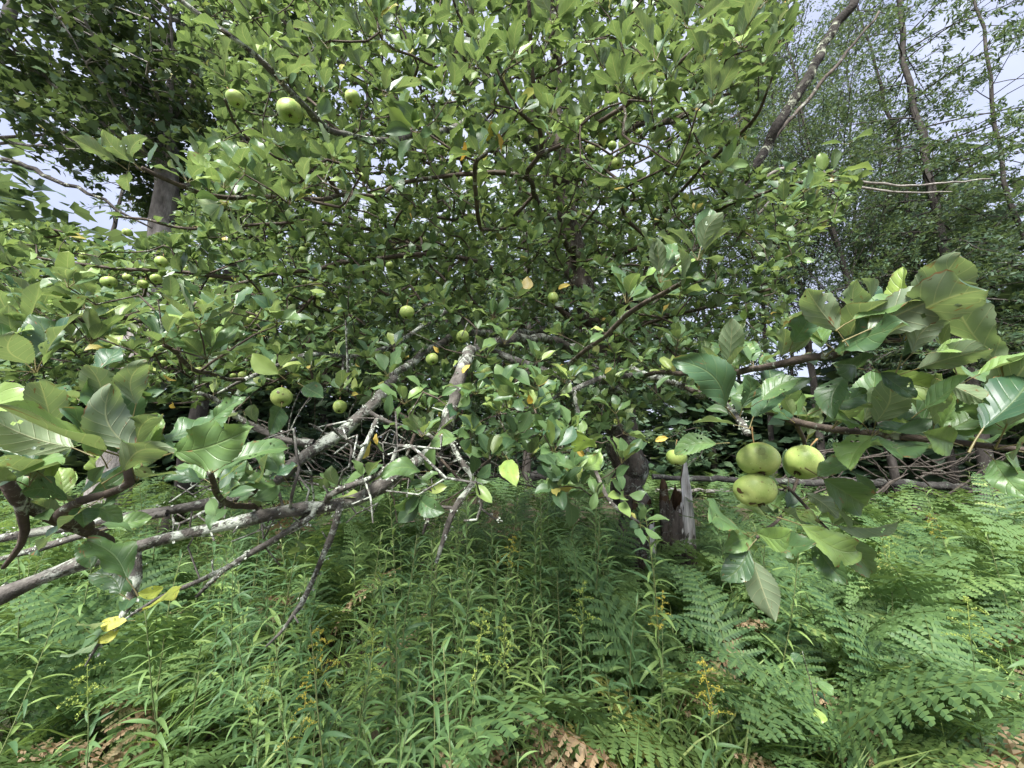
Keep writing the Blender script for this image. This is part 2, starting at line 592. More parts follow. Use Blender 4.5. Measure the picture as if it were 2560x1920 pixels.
limb([(795, 1103, 1.2, 1.0), (719, 1099, 1.2, 1.0), (654, 1074, 1.2, .9), (600, 1045, 1.18, .8), (540, 1000, 1.15, .7), (500, 985, 1.1, .5)], .01, "bark")
limb([(1074, 1089, 1.16, .7), (972, 1056, 1.12, .65), (922, 1023, 1.1, .6)], .006, "bark")
limb([(947, 1050, 1.1, .7), (920, 1110, 1.06, .7), (889, 1175, 1.03, .65)], .006, "bark")
limb([(824, 1240, .98, .8), (871, 1215, .97, .8), (940, 1187, .98, .75), (976, 1160, 1.0, .7), (990, 1118, 1.0, .6)], .006, "bark")
limb([(849, 1258, 1.0, .9), (831, 1320, 1.0, .8), (802, 1385, 1.0, .75), (774, 1450, 1.0, .65), (745, 1510, 1.0, .55), (700, 1580, 1.0, .4), (665, 1615, 1.0, .25)], .010, "bark", True)
limb([(1111, 1092, 1.18, .8), (1150, 1150, 1.15, .8), (1193, 1205, 1.12, .75), (1142, 1273, 1.12, .85), (1113, 1338, 1.12, .8), (1088, 1405, 1.12, .55)], .010, "bark", True)
limb([(1193, 1205, 1.12, .5), (1207, 1266, 1.1, .45), (1196, 1302, 1.1, .4), (1164, 1305, 1.1, .3)], .006, "bark", True)
limb([(1208, 1268, 1.1, .35), (1236, 1298, 1.1, .3), (1255, 1302, 1.1, .2)], .005, "bark", True)
limb([(1142, 1273, 1.12, .45), (1105, 1268, 1.12, .42), (1074, 1282, 1.12, .4), (1055, 1331, 1.12, .3)], .006, "bark", True)
limb([(780, 1285, .98, .7), (700, 1335, .96, .65), (636, 1374, .95, .6), (560, 1425, .94, .5), (493, 1491, .93, .3)], .009, "bark", True)
limb([(760, 1300, .99, .6), (690, 1360, .98, .55), (600, 1410, .97, .5), (500, 1450, .96, .45), (420, 1480, .95, .35), (300, 1560, .94, .2)], .009, "bark", True)
limb([(423, 1285, .92, .8), (330, 1300, .90, .8), (217, 1330, .86, .75), (100, 1370, .82, .6), (0, 1400, .8, .5)], .008, "bark", True)
limb([(335, 1365, .84, 1.3), (332, 1442, .82, 1.1), (318, 1500, .80, .8), (285, 1560, .79, .5), (240, 1610, .78, .3), (212, 1660, .78, .15)], .006, "bark", True)
limb([(215, 1330, .70, 1.1), (130, 1290, .64, 1.1), (60, 1245, .58, 1.0), (30, 1190, .55, .7)], .006, "twig")
limb([(235, 1320, .66, .9), (160, 1300, .60, .9), (200, 1262, .52, .6), (270, 1240, .50, .55), (343, 1205, .48, .5), (330, 1150, .47, .35)], .005, "twig")
limb([(60, 1245, .58, .7), (62, 1330, .60, .6), (40, 1390, .62, .4), (20, 1420, .63, .3)], .006, "twig", True)
limb([(640, 1270, .98, .7), (560, 1250, .8, .6), (530, 1185, .62, .45)], .006, "twig")
limb([(610, 1252, 1.0, .6), (640, 1225, .9, .5), (655, 1215, .85, .4)], .005, "twig")
limb([(1150, 760, 2.5, 1.2), (965, 870, 1.8, .9), (780, 888, 1.55, .8), (708, 911, 1.5, .75), (610, 951, 1.45, .6), (540, 990, 1.4, .4)], .012, "bark")
limb([(870, 980, 1.6, .55), (866, 900, 1.58, .5), (862, 800, 1.55, .25)], .006, "bark", True)
limb([(1470, 900, 3.1, 3), (1500, 930, 2.4, 1.7), (1586, 938, 1.8, 1.2), (1526, 946, 1.6, 1.05), (1427, 970, 1.5, .9), (1380, 1000, 1.4, .6)], .012, "bark")
limb([(1586, 938, 1.8, 1.6), (1709, 966, 1.5, 1.2), (1790, 1000, 1.1, .9), (1850, 1050, .75, .6), (1873, 1072, .62, .5)], .01, "bark")
limb([(1430, 972, 1.5, .9), (1447, 1062, 1.45, .8), (1467, 1117, 1.4, .7), (1500, 1200, 1.3, .6), (1530, 1260, 1.25, .6), (1600, 1310, 1.25, .4)], .01, "bark")
limb([(1208, 867, 1.9, 1.6), (1280, 895, 1.85, 1.6), (1347, 926, 1.8, 1.4), (1430, 960, 1.7, 1.0)], .01, "bark")
limb([(1395, 934, 1.7, 1.1), (1467, 871, 1.45, .95), (1586, 779, 1.15, .75), (1660, 730, .95, .6), (1709, 700, .85, .5), (1745, 655, .78, .35)], .01, "twig")
limb([(1586, 938, 1.8, 1.2), (1700, 930, 1.3, .9), (1800, 930, .9, .7), (1900, 924, .64, .55), (2025, 897, .54, .5), (2090, 890, .50, .45), (2180, 850, .46, .35), (2260, 850, .44, .3)], .008, "twig")
limb([(1709, 966, 1.5, 1.2), (1850, 1010, 1.0, .9), (2000, 1060, .70, .7), (2178, 1090, .56, .6), (2333, 1106, .50, .5), (2485, 1124, .46, .42), (2600, 1135, .44, .35)], .007, "twig")
limb([(2000, 1060, .70, .4), (2010, 1130, .80, .35), (1960, 1270, .80, .3), (1890, 1335, .66, .25)], .006, "twig")
limb([(1975, 1220, .80, .3), (2040, 1290, .70, .25), (2080, 1330, .62, .2)], .006, "twig")
# the thick lichened dead limb, upper right, and bare poles
limb([(1490, 830, 3.5, 7), (1600, 740, 3.4, 6), (1690, 640, 3.35, 4.4), (1770, 560, 3.3, 4.2), (1880, 420, 3.25, 4), (1990, 240, 3.2, 3.8), (2060, 120, 3.2, 3.6), (2130, 0, 3.2, 3.4), (2200, -140, 3.2, 3)], .025, "scab", True)
limb([(1640, 690, 3.38, 2.5), (1760, 600, 3.5, 2.3), (1930, 360, 3.6, 2), (2060, 200, 3.7, 1.6), (2200, 30, 3.8, 1)], .02, "trunk", True)
limb([(1600, 740, 3.4, 2.5), (1770, 560, 3.6, 1.8), (1920, 440, 3.6, 1.5), (2000, 425, 3.6, 1.4), (2200, 462, 3.7, 1.2), (2330, 462, 3.7, 1), (2480, 446, 3.8, .6)], .015, "dead", True)
limb([(1850, 590, 3.5, 1.2), (1960, 480, 3.6, 1.1), (2120, 465, 3.6, 1.1), (2240, 482, 3.6, 1), (2380, 480, 3.6, .5)], .012, "dead", True)
# upper limbs
limb([(1440, 650, 3.5, 4), (1360, 520, 2.6, 3), (1319, 437, 2.0, 1.9), (1347, 382, 1.8, 1.5), (1343, 310, 1.7, 1.2), (1331, 159, 1.6, .9), (1323, 0, 1.5, .7), (1320, -150, 1.45, .4)], .012, "twig")
limb([(1347, 390, 1.8, 1.1), (1447, 338, 1.65, 1.0), (1558, 262, 1.5, .85), (1700, 160, 1.35, .6), (1780, 60, 1.25, .4), (1800, -40, 1.2, .3)], .012, "twig")
limb([(1343, 318, 1.7, .8), (1290, 270, 1.6, .7), (1240, 170, 1.5, .6), (1160, 60, 1.4, .5), (1120, -60, 1.3, .3)], .01, "twig")
limb([(1410, 430, 3.4, 4), (1290, 330, 2.9, 3), (1190, 300, 2.4, 2.2), (1089, 338, 2.1, 1.7), (1029, 338, 1.9, 1.5), (969, 350, 1.75, 1.3), (850, 334, 1.45, 1.0), (790, 300, 1.25, .9), (745, 250, 1.08, .75), (640, 140, .98, .6), (500, 40, .92, .5), (400, -40, .88, .3)], .01, "bark")
limb([(1190, 300, 2.4, 1.8), (1168, 207, 2.2, 1.5), (1160, 119, 2.0, 1.2), (1176, 40, 1.9, 1), (1180, -120, 1.8, .6)], .012, "bark")
limb([(1268, 565, 2.4, 1.4), (1232, 577, 2.0, 1.1), (1200, 557, 1.7, 1.0), (1192, 497, 1.55, .9), (1188, 418, 1.4, .8), (1215, 385, 1.25, .5)], .01, "twig")
limb([(1319, 437, 2.0, 2), (1200, 430, 2.0, 1.7), (1089, 440, 2.0, 1.5), (989, 465, 1.9, 1.3), (949, 485, 1.8, 1.2), (850, 489, 1.65, 1.0), (803, 500, 1.5, .9), (577, 493, 1.2, .7), (437, 461, 1.0, .55), (358, 426, .92, .4)], .01, "twig")
limb([(850, 489, 1.65, .8), (790, 420, 1.5, .7), (700, 400, 1.4, .6), (600, 330, 1.3, .4), (560, 250, 1.2, .3)], .01, "twig")
limb([(1500, 860, 3.5, 5), (1300, 700, 3.1, 4), (1100, 640, 2.8, 3.2), (900, 650, 2.5, 2.5), (640, 690, 2.3, 1.8), (400, 680, 2.1, 1.2), (200, 660, 2.0, .8), (60, 640, 1.9, .5)], .02, "twig")
limb([(1100, 640, 2.8, 2), (900, 570, 2.6, 1.6), (700, 560, 2.4, 1.2), (480, 570, 2.2, .9), (300, 540, 2.1, .6)], .02, "twig")
limb([(640, 690, 2.3, 1.4), (420, 790, 1.5, 1.0), (300, 800, 1.1, .7), (170, 800, .85, .5), (90, 830, .78, .4)], .012, "twig")
limb([(610, 951, 1.45, .7), (500, 930, 1.1, .6), (440, 880, .85, .5), (405, 862, .78, .4)], .008, "twig")
limb([(1410, 430, 3.4, 4), (1560, 330, 2.8, 3), (1690, 300, 2.2, 2), (1780, 230, 1.7, 1.2), (1830, 120, 1.4, .8), (1880, 20, 1.2, .6), (1900, -90, 1.1, .3)], .012, "twig")
limb([(1440, 650, 3.5, 4), (1600, 620, 3.0, 3), (1720, 560, 2.5, 2), (1860, 500, 2.0, 1.2), (1990, 460, 1.7, .8), (2090, 430, 1.5, .5)], .012, "twig")
limb([(1600, 620, 3.0, 2), (1700, 480, 2.4, 1.5), (1800, 380, 1.9, 1.1), (1880, 300, 1.6, .7), (1930, 200, 1.45, .4)], .012, "twig")
limb([(1500, 860, 3.5, 3), (1650, 800, 3.0, 2), (1800, 760, 2.6, 1.4), (1930, 720, 2.3, .8)], .012, "twig")

# ---- sprout twigs towards spur positions spread through the crown
CROWN = [(-150, 560), (0, 545), (160, 570), (300, 640), (450, 560), (560, 260), (480, 120), (430, 0), (415, -130), (1955, -130), (1990, 60), (1900, 250), (1850, 420), (2130, 430), (2150, 520), (2010, 620), (1950, 850), (1800, 960),
         (1640, 1020), (1500, 1120), (1250, 1130), (1000, 1010), (650, 970), (560, 1010), (-150, 1010)]
TOP = [(560, -100), (1950, -100), (1990, 40), (1880, 300), (1800, 460), (1100, 440), (760, 300), (560, 150)]
MIDL = [(-120, 600), (330, 620), (600, 560), (900, 560), (1000, 760), (900, 930), (560, 960), (420, 700), (-120, 700)]
MIDC = [(560, 760), (1500, 720), (1760, 780), (1720, 980), (1560, 1120), (1300, 1130), (1000, 1000), (620, 1000)]
LEFTSPRAY = [(440, 400), (640, 335), (960, 440), (900, 540), (500, 500)]
LNEAR2 = [(-80, 690), (420, 740), (720, 800), (640, 960), (420, 900), (-80, 860)]
LOWC = [(1000, 960), (1300, 960), (1560, 1080), (1640, 1280), (1480, 1260), (1150, 1130), (1000, 1090)]


def inside(poly, x, y):
    r = False
    j = len(poly) - 1
    for i_ in range(len(poly)):
        xi, yi = poly[i_]; xj, yj = poly[j]
        if (yi > y) != (yj > y) and x < (xj - xi) * (y - yi) / (yj - yi) + xi: r = not r
        j = i_
    return r


def sample(poly, n, d0, d1, mind, pw=1.0):
    xs = [p[0] for p in poly]; ys = [p[1] for p in poly]
    got = []
    cell = {}
    tries = 0
    while len(got) < n and tries < n * 30:
        tries += 1
        x, y = random.uniform(min(xs), max(xs)), random.uniform(min(ys), max(ys))
        if not inside(poly, x, y): continue
        dd = (d0 ** 3 + (d1 ** 3 - d0 ** 3) * random.random() ** pw) ** (1 / 3)
        p = P(x, y, dd)
        if p[2] < .95: continue
        c = tuple(int(math.floor(v / mind)) for v in p)
        if any((q[0] - p[0]) ** 2 + (q[1] - p[1]) ** 2 + (q[2] - p[2]) ** 2 < mind * mind
               for a in (-1, 0, 1) for b_ in (-1, 0, 1) for e in (-1, 0, 1) for q in cell.get((c[0] + a, c[1] + b_, c[2] + e), ())): continue
        cell.setdefault(c, []).append(p)
        got.append(p)
    return got


targets = []
targets += [(p, 'n') for p in sample(CROWN, 5600, 2.1, 4.2, .055)]
targets += [(p, 'n') for p in sample(CROWN, 480, 1.6, 2.4, .08)]
targets += [(p, 'n') for p in sample(TOP, 200, 1.05, 1.9, .08)]
targets += [(p, 'n') for p in sample(MIDL, 90, 1.6, 2.4, .08)]
targets += [(p, 'n') for p in sample(MIDC, 95, 1.3, 2.2, .08)]
targets += [(p, 'n') for p in sample(LEFTSPRAY, 34, .95, 1.6, .08)]
targets += [(p, 'n') for p in sample(LNEAR2, 34, .72, 1.2, .08)]
targets += [(p, 'n') for p in sample(LOWC, 24, .95, 1.5, .09)]
# bare dead twigs low in the crown
DEADZONE = [(560, 990), (1000, 1020), (1500, 1130), (1480, 1230), (900, 1230), (560, 1200)]
bare = sample(DEADZONE, 150, 1.2, 4.2, .05) + sample([(420, 1180), (760, 1060), (1000, 1020), (1280, 1130), (1180, 1290), (800, 1330), (420, 1380)], 230, .88, 1.4, .02)
for _pts, _rad, _m in LIMBS[1:16]:
    for q_ in range(2, len(_pts) - 1):
        if np.linalg.norm(_pts[q_] - CAM) < 1.8 and random.random() < .22:
            bare.append(_pts[q_] + rng.normal(0, 1, 3) * rng.uniform(.02, .055) + nrm(_pts[q_] - _pts[q_ - 1]) * rng.uniform(.0, .05))
center = P(1530, 950, 3.6)
targets.sort(key=lambda q: np.linalg.norm(q[0] - center))
spurs = []        # (node index, kind)


def grow(p, leafy=True, tip=.0016):
    dv = NP[:nn] - p
    dist = np.linalg.norm(dv, axis=1)
    away = np.linalg.norm(p - center)
    cost = dist + .25 * np.maximum(0, np.linalg.norm(NP[:nn] - center, axis=1) - away)
    j = int(np.argmin(cost))
    L = dist[j]
    if L < .03:
        spurs.append((j, leafy)); return
    a, b_ = NP[j], p
    ctrl = a + (NDIR[j] * .35 + nrm(b_ - a) * .65) * L * .5 + rng.normal(0, .05 * L, 3) - np.array([0, 0, .06 * L])
    m = max(2, int(L / .05) + 1)
    t = np.linspace(0, 1, m)[1:, None]
    pts = a * (1 - t) ** 2 + 2 * ctrl * t * (1 - t) + b_ * t ** 2
    pts += rng.normal(0, .004, pts.shape) * (1 - t)
    f = add_chain(pts, np.full(len(pts), tip), j)
    spurs.append((nn - 1, leafy))
    if leafy:
        for q in range(f, nn - 1):
            if rng.random() < .36: spurs.append((q, 'side'))


for p, k in targets: grow(p)
NL_END = nn
for p in bare:
    grow(p, False, .0021)
# short spurs straight on the leafy limbs
for q in limb_nodes:
    if NR[q] < .012 and rng.random() < .42: spurs.append((q, 'side'))

# pipe-model radii
ch_cnt = np.zeros(nn)
acc = np.zeros(nn)
for q in range(nn - 1, -1, -1):
    r = max(NR[q] if NR[q] > .0017 else 0, (acc[q] + .0013 ** 2.4) ** (1 / 2.4))
    if NR[q] <= .0022: NR[q] = min(max(r, NR[q] if q >= NL_END else 0), .012)
    if NPAR[q] >= 0 and NR[NPAR[q]] <= .0017 or NPAR[q] >= 0:
        acc[NPAR[q]] += NR[q] ** 2.4

apple = bpy.data.objects.new("apple_tree", None)
COL.objects.link(apple)
apple_base = P(1590, 1560, 3.75)
AB = Vector((apple_base[0], apple_base[1], 0))
apple.location = AB
tag(apple, "old spreading apple tree with lichened limbs, small green apples and toothed leaves", "apple tree")
OFF = np.array(AB)
M_SCAB = bark_material("scabby_bark", (.016, .014, .012), (.060, .053, .047), (.46, .46, .36), .58, 15, bump=1.0)
mats = {"scab": M_SCAB, "bark": M_BARK, "twig": M_TWIG, "trunk": M_TRUNK, "dead": M_DEAD}
for k, (pts, rad, m) in enumerate(LIMBS):
    sides = 16 if rad.max() > .03 else 10
    V, Fs, A = tube(pts - OFF, rad, sides, .09 if rad.max() > .03 else .11, seed=k)
    obj("trunk" if k == 0 else "branch", mk_mesh("branch", V, Fs, mats[m], A), apple)
# twigs: chains over the procedural nodes
n_limb = sum(len(p) for p, _, _ in LIMBS)
kids = [[] for _ in range(nn)]
for q in range(nn):
    if NPAR[q] >= 0: kids[NPAR[q]].append(q)
pool = Pool()
dead_pool = Pool()
starts = [q for q in range(n_limb, nn) if NPAR[q] < n_limb or max(kids[NPAR[q]], key=lambda z: NR[z]) != q]
for q in starts:
    ch = [NPAR[q], q]
    while kids[ch[-1]]:
        best = max(kids[ch[-1]], key=lambda z: NR[z])
        ch.append(best)
    pts = NP[ch] - OFF
    rad = NR[ch].copy(); rad[0] = rad[1]
    dist = np.linalg.norm(NP[q] - CAM)
    V, Fs, A = tube(pts, rad, 6 if dist < 1.6 else 4, .12 if dist < 1.6 else 0, seed=q)
    (dead_pool if q >= NL_END else pool).add(V, Fs, A)
tag(obj("twigs", pool.mesh("twigs", M_TWIG), apple), kind="stuff")
tag(obj("dead_twigs", dead_pool.mesh("dead_twigs", M_BARK), apple), kind="stuff")
# lichen tufts: crusty flakes on the near limbs
pool = Pool()
for k, (pts, rad, m) in enumerate(LIMBS):
    if m != "bark": continue
    near = np.linalg.norm(pts - CAM, axis=1) < 2.2
    for q in np.where(near)[0]:
        if q < 1 or q > len(pts) - 2: continue
        for _ in range(3 if rad[q] > .008 else 2):
            if rng.random() < .55: continue
            tdir = nrm(pts[q + 1] - pts[q - 1])
            rd = rng.normal(0, 1, 3); rd[2] += .5
            rd = nrm(rd - tdir * (rd @ tdir))
            c0 = pts[q] + tdir * rng.uniform(-.02, .02) + rd * rad[q] * .96
            for _f in range(rng.integers(4, 10)):
                s_ = rng.uniform(.0016, .0042)
                ctr = c0 + rng.normal(0, .005, 3)
                nv = nrm(rd + rng.normal(0, .5, 3)); e1 = nrm(np.cross(nv, rng.normal(0, 1, 3))); e2 = np.cross(nv, e1)
                ang = np.arange(5) * 1.2566 + rng.uniform(0, 1)
                ring = ctr + s_ * (np.cos(ang)[:, None] * e1 + np.sin(ang)[:, None] * e2) * rng.uniform(.6, 1.1, 5)[:, None] + nv * s_ * rng.uniform(.1, .6, 5)[:, None]
                V = np.vstack([ctr - OFF, ring - OFF])
                pool.add(V, [np.array([[0, 1 + i_, 1 + (i_ + 1) % 5] for i_ in range(5)])])
g = NT("lichen")
gt = g.n("TexCoord")
gc = g.ramp(g.noise(gt.outputs["Object"], 30, 2), [(.35, (.28, .31, .23)), (.6, (.48, .50, .45))])
gb = g.n("BsdfPrincipled"); g.l(gc, gb.inputs["Base Color"]); gb.inputs["Roughness"].default_value = .95
g.l(gb.outputs[0], g.out.inputs[0])
tag(obj("lichen", pool.mesh("lichen", g.m, False), apple), kind="stuff")

# ---- leaf rosettes
LP, LD, LN, LS = [], [], [], []     # base, direction, normal, length


def rosette(p, axis, k, s0, spread=(.35, 1.2), up=.6, vary=(.62, 1.12)):
    axis = nrm(axis)
    ref = nrm(np.cross(axis, rng.normal(0, 1, 3)))
    ref2 = np.cross(axis, ref)
    ph = rng.uniform(0, 6.28)
    for i_ in range(k):
        az = ph + i_ * 2.4 + rng.normal(0, .3)
        pol = rng.uniform(*spread)
        dv = axis * math.cos(pol) + (ref * math.cos(az) + ref2 * math.sin(az)) * math.sin(pol)
        dv = nrm(dv + rng.normal(0, .08, 3))
        nv = axis * math.sin(pol) - (ref * math.cos(az) + ref2 * math.sin(az)) * math.cos(pol)
        nv = nrm(nv + np.array([0, -.9, .8]) * up + rng.normal(0, .30, 3))
        LP.append(p); LD.append(dv); LN.append(nv); LS.append(s0 * rng.uniform(*vary) / 1.32)


for q, kind in spurs:
    if kind is False: continue
    p = NP[q]
    dep = np.linalg.norm(p - CAM)
    big_ = 1.12 if dep > 2.2 else .98
    ax = NDIR[q] * .7 + np.array([0, 0, .75]) + rng.normal(0, .25, 3)
    if kind == 'side':
        sd = nrm(rng.normal(0, 1, 3))
        ax = sd * .6 + np.array([0, 0, .7]) + NDIR[q] * .3
        if dep < .62 and rng.random() < .7: continue
        rosette(p, ax, int(rng.integers(1, 5)), .088 * big_)
    else:
        rosette(p, ax, int(rng.integers(6, 10)), .098 * big_)

# rosettes of the nearest sprays: photo x, y, distance, leaves, leaf length cm, axis tilt (x, towards camera, up)
for x, y, dd, k, ln, ax in [
    (343, 1200, .48, 8, 12.5, (.1, -.2, 1)), (330, 1150, .47, 6, 12.5, (-.2, .0, 1)), (70, 1215, .46, 8, 12, (-.1, -.1, 1)), (125, 1238, .50, 6, 11, (.3, -.3, 1)), (270, 1235, .50, 5, 9, (-.2, -.6, .5)),
    (530, 1180, .60, 8, 11, (.2, -.2, 1)), (520, 1235, .62, 4, 8, (.2, -.5, -.3)), (655, 1215, .85, 7, 11, (-.2, -.3, 1)), (20, 1050, .50, 6, 12, (-.1, 0, 1)), (200, 1000, .62, 6, 11, (.1, 0, 1)),
    (405, 858, .76, 9, 10.5, (.1, -.2, 1)), (170, 800, .82, 8, 10.5, (0, -.2, 1)), (290, 815, .95, 7, 10, (0, -.3, 1)), (650, 832, 1.0, 6, 10, (.1, -.2, 1)), (60, 830, .75, 7, 10, (-.3, -.2, 1)), (90, 930, .7, 7, 11, (0, -.3, .8)), (480, 930, .9, 6, 10, (.2, -.4, .8)),
    (325, 1500, .62, 1, 9.5, (-.6, -.5, 1)), (335, 1490, .80, 3, 6, (.6, -.5, .3)), (285, 1550, .79, 4, 6, (-.5, -.5, -.2)), (275, 1580, .78, 3, 6.5, (-.6, -.4, -.8)),
    (775, 1370, 1.0, 3, 5, (-.3, -.4, .2)), (1055, 1225, 1.02, 5, 9, (.1, -.6, -.2)), (1040, 1215, 1.0, 4, 9.5, (-.2, -.5, .5)),
    (1180, 1090, 1.08, 7, 9.5, (.2, -.5, .3)), (1180, 1200, 1.1, 6, 9, (.3, -.6, .2)), (1290, 1100, 1.2, 6, 9, (0, -.5, .6)), (1430, 1180, 1.15, 9, 10, (0, -.4, .7)), (1420, 1170, 1.12, 5, 9, (0, -.6, -.4)), (1560, 1240, 1.2, 7, 9, (.1, -.5, .3)), (1420, 1235, 1.2, 4, 9, (.1, -.6, -.6)), (1600, 1310, 1.2, 5, 8, (.2, -.5, .2)),
    (1190, 985, 1.15, 8, 10, (0, -.3, .9)), (1200, 880, 1.25, 8, 10, (.1, -.4, .7)), (1150, 830, 1.3, 7, 10, (-.1, -.4, .8)), (1260, 860, 1.3, 7, 10, (.2, -.4, .7)), (1230, 800, 1.4, 7, 10, (0, -.4, .8)), (1060, 900, 1.4, 7, 10, (0, -.4, .8)), (970, 940, 1.25, 7, 10, (-.1, -.4, .8)), (920, 900, 1.4, 7, 10, (0, -.4, .8)), (1110, 760, 1.5, 7, 10, (0, -.4, .8)), (1345, 975, 1.1, 9, 10, (.1, -.3, .9)), (1300, 990, 1.05, 6, 9.5, (-.4, -.5, .3)), (1010, 1010, 1.15, 7, 10, (.1, -.3, .9)), (850, 980, 1.3, 6, 9, (0, -.4, .6)), (700, 990, 1.1, 7, 10, (.2, -.4, .6)), (690, 930, 1.1, 6, 10, (-.3, -.2, .9)), (730, 1010, 1.1, 4, 9, (0, -.5, -.6)), (610, 1030, 1.2, 4, 9, (0, -.5, -.4)),
    (1566, 757, .95, 7, 11, (.1, -.2, 1)), (1650, 705, .80, 7, 11.5, (.2, -.2, 1)), (1745, 650, .74, 7, 12, (.3, -.2, 1)), (1700, 745, .8, 5, 10, (.2, -.4, .2)),
    (1873, 1070, .60, 9, 11.5, (-.2, -.3, 1)), (1868, 1078, .60, 6, 10.5, (-.5, -.4, -.3)), (1820, 940, .72, 7, 10.5, (0, -.2, 1)), (1920, 1000, .62, 6, 10.5, (.2, -.2, 1)),
    (2100, 885, .49, 9, 12, (.2, -.1, 1)), (2060, 890, .50, 5, 11, (-.4, -.2, .6)), (2180, 850, .46, 8, 11.5, (.6, 0, .9)), (2265, 850, .45, 7, 11.5, (.7, -.1, .9)), (2240, 940, .48, 7, 11, (.3, -.5, .4)), (2145, 920, .52, 5, 10, (0, -.6, -.3)),
    (2180, 1090, .54, 6, 11, (.1, -.3, .9)), (2080, 1070, .60, 7, 10.5, (0, -.3, .7)), (2330, 1100, .48, 6, 11, (.3, -.2, .9)), (2490, 1120, .45, 8, 11.5, (.2, -.2, 1)), (2410, 1115, .47, 4, 9, (-.2, -.5, -.2)), (2540, 1130, .44, 5, 12, (.2, -.6, -.3)), (2400, 960, .44, 6, 11, (.3, -.2, .8)), (2520, 990, .43, 5, 12, (.3, -.1, 1)),
    (2000, 1180, .66, 5, 10, (.5, -.4, -.2)), (2060, 1240, .64, 6, 10.5, (.6, -.5, -.6)), (1890, 1335, .64, 8, 9.5, (.1, -.7, .1)), (1880, 1350, .62, 4, 10, (.2, -.3, -1)), (2040, 1300, .62, 6, 11, (.6, -.4, -.6)), (1930, 1260, .70, 4, 9, (.2, -.5, -.5)),
    (320, 425, .92, 4, 10, (-.7, -.2, .6)), (360, 430, .95, 4, 9.5, (-.3, -.3, .9)), (470, 455, 1.0, 7, 10.5, (0, -.2, 1)), (560, 470, 1.1, 7, 10.5, (.1, -.2, 1)), (650, 470, 1.1, 6, 10, (.1, -.2, 1)), (740, 430, 1.15, 7, 10, (0, -.2, 1)),
    (560, 190, 1.0, 5, 10.5, (-.3, 0, 1)), (700, 210, 1.0, 5, 10.5, (-.1, 0, 1)), (810, 230, 1.1, 7, 10.5, (.1, -.1, 1)), (960, 240, 1.1, 7, 11, (.1, -.1, 1)), (820, 120, 1.1, 6, 11, (0, 0, 1)), (1240, 350, 1.2, 8, 10.5, (-.2, -.4, .8)), (1200, 390, 1.15, 7, 10, (-.4, -.4, .4)), (1380, 60, 1.1, 7, 11, (.1, 0, 1)),
    (1640, 150, .95, 7, 12, (0, 0, 1)), (1680, 190, 1.0, 7, 11.5, (.1, 0, 1)), (1850, 110, .85, 7, 12, (.1, 0, 1)), (1780, 260, 1.0, 7, 11, (.1, -.1, 1)), (1900, 20, .9, 6, 12, (.2, 0, 1)), (1720, 70, .95, 6, 11, (0, 0, 1)),
    (2010, 480, 1.2, 6, 10, (.3, -.1, 1)), (2080, 440, 1.2, 5, 10, (.5, -.1, 1)), (1960, 520, 1.3, 7, 10, (.1, -.3, .8)), (2120, 360, 1.25, 2, 10.5, (.3, 0, 1)),
]:
    rosette(P(x, y, dd), np.array(ax, float), max(1, round(k * (.34 if dd < .7 else .8))), ln / 100, (.25, 1.3), rng.choice([.15, .5, 1.0]), (.62, 1.14))

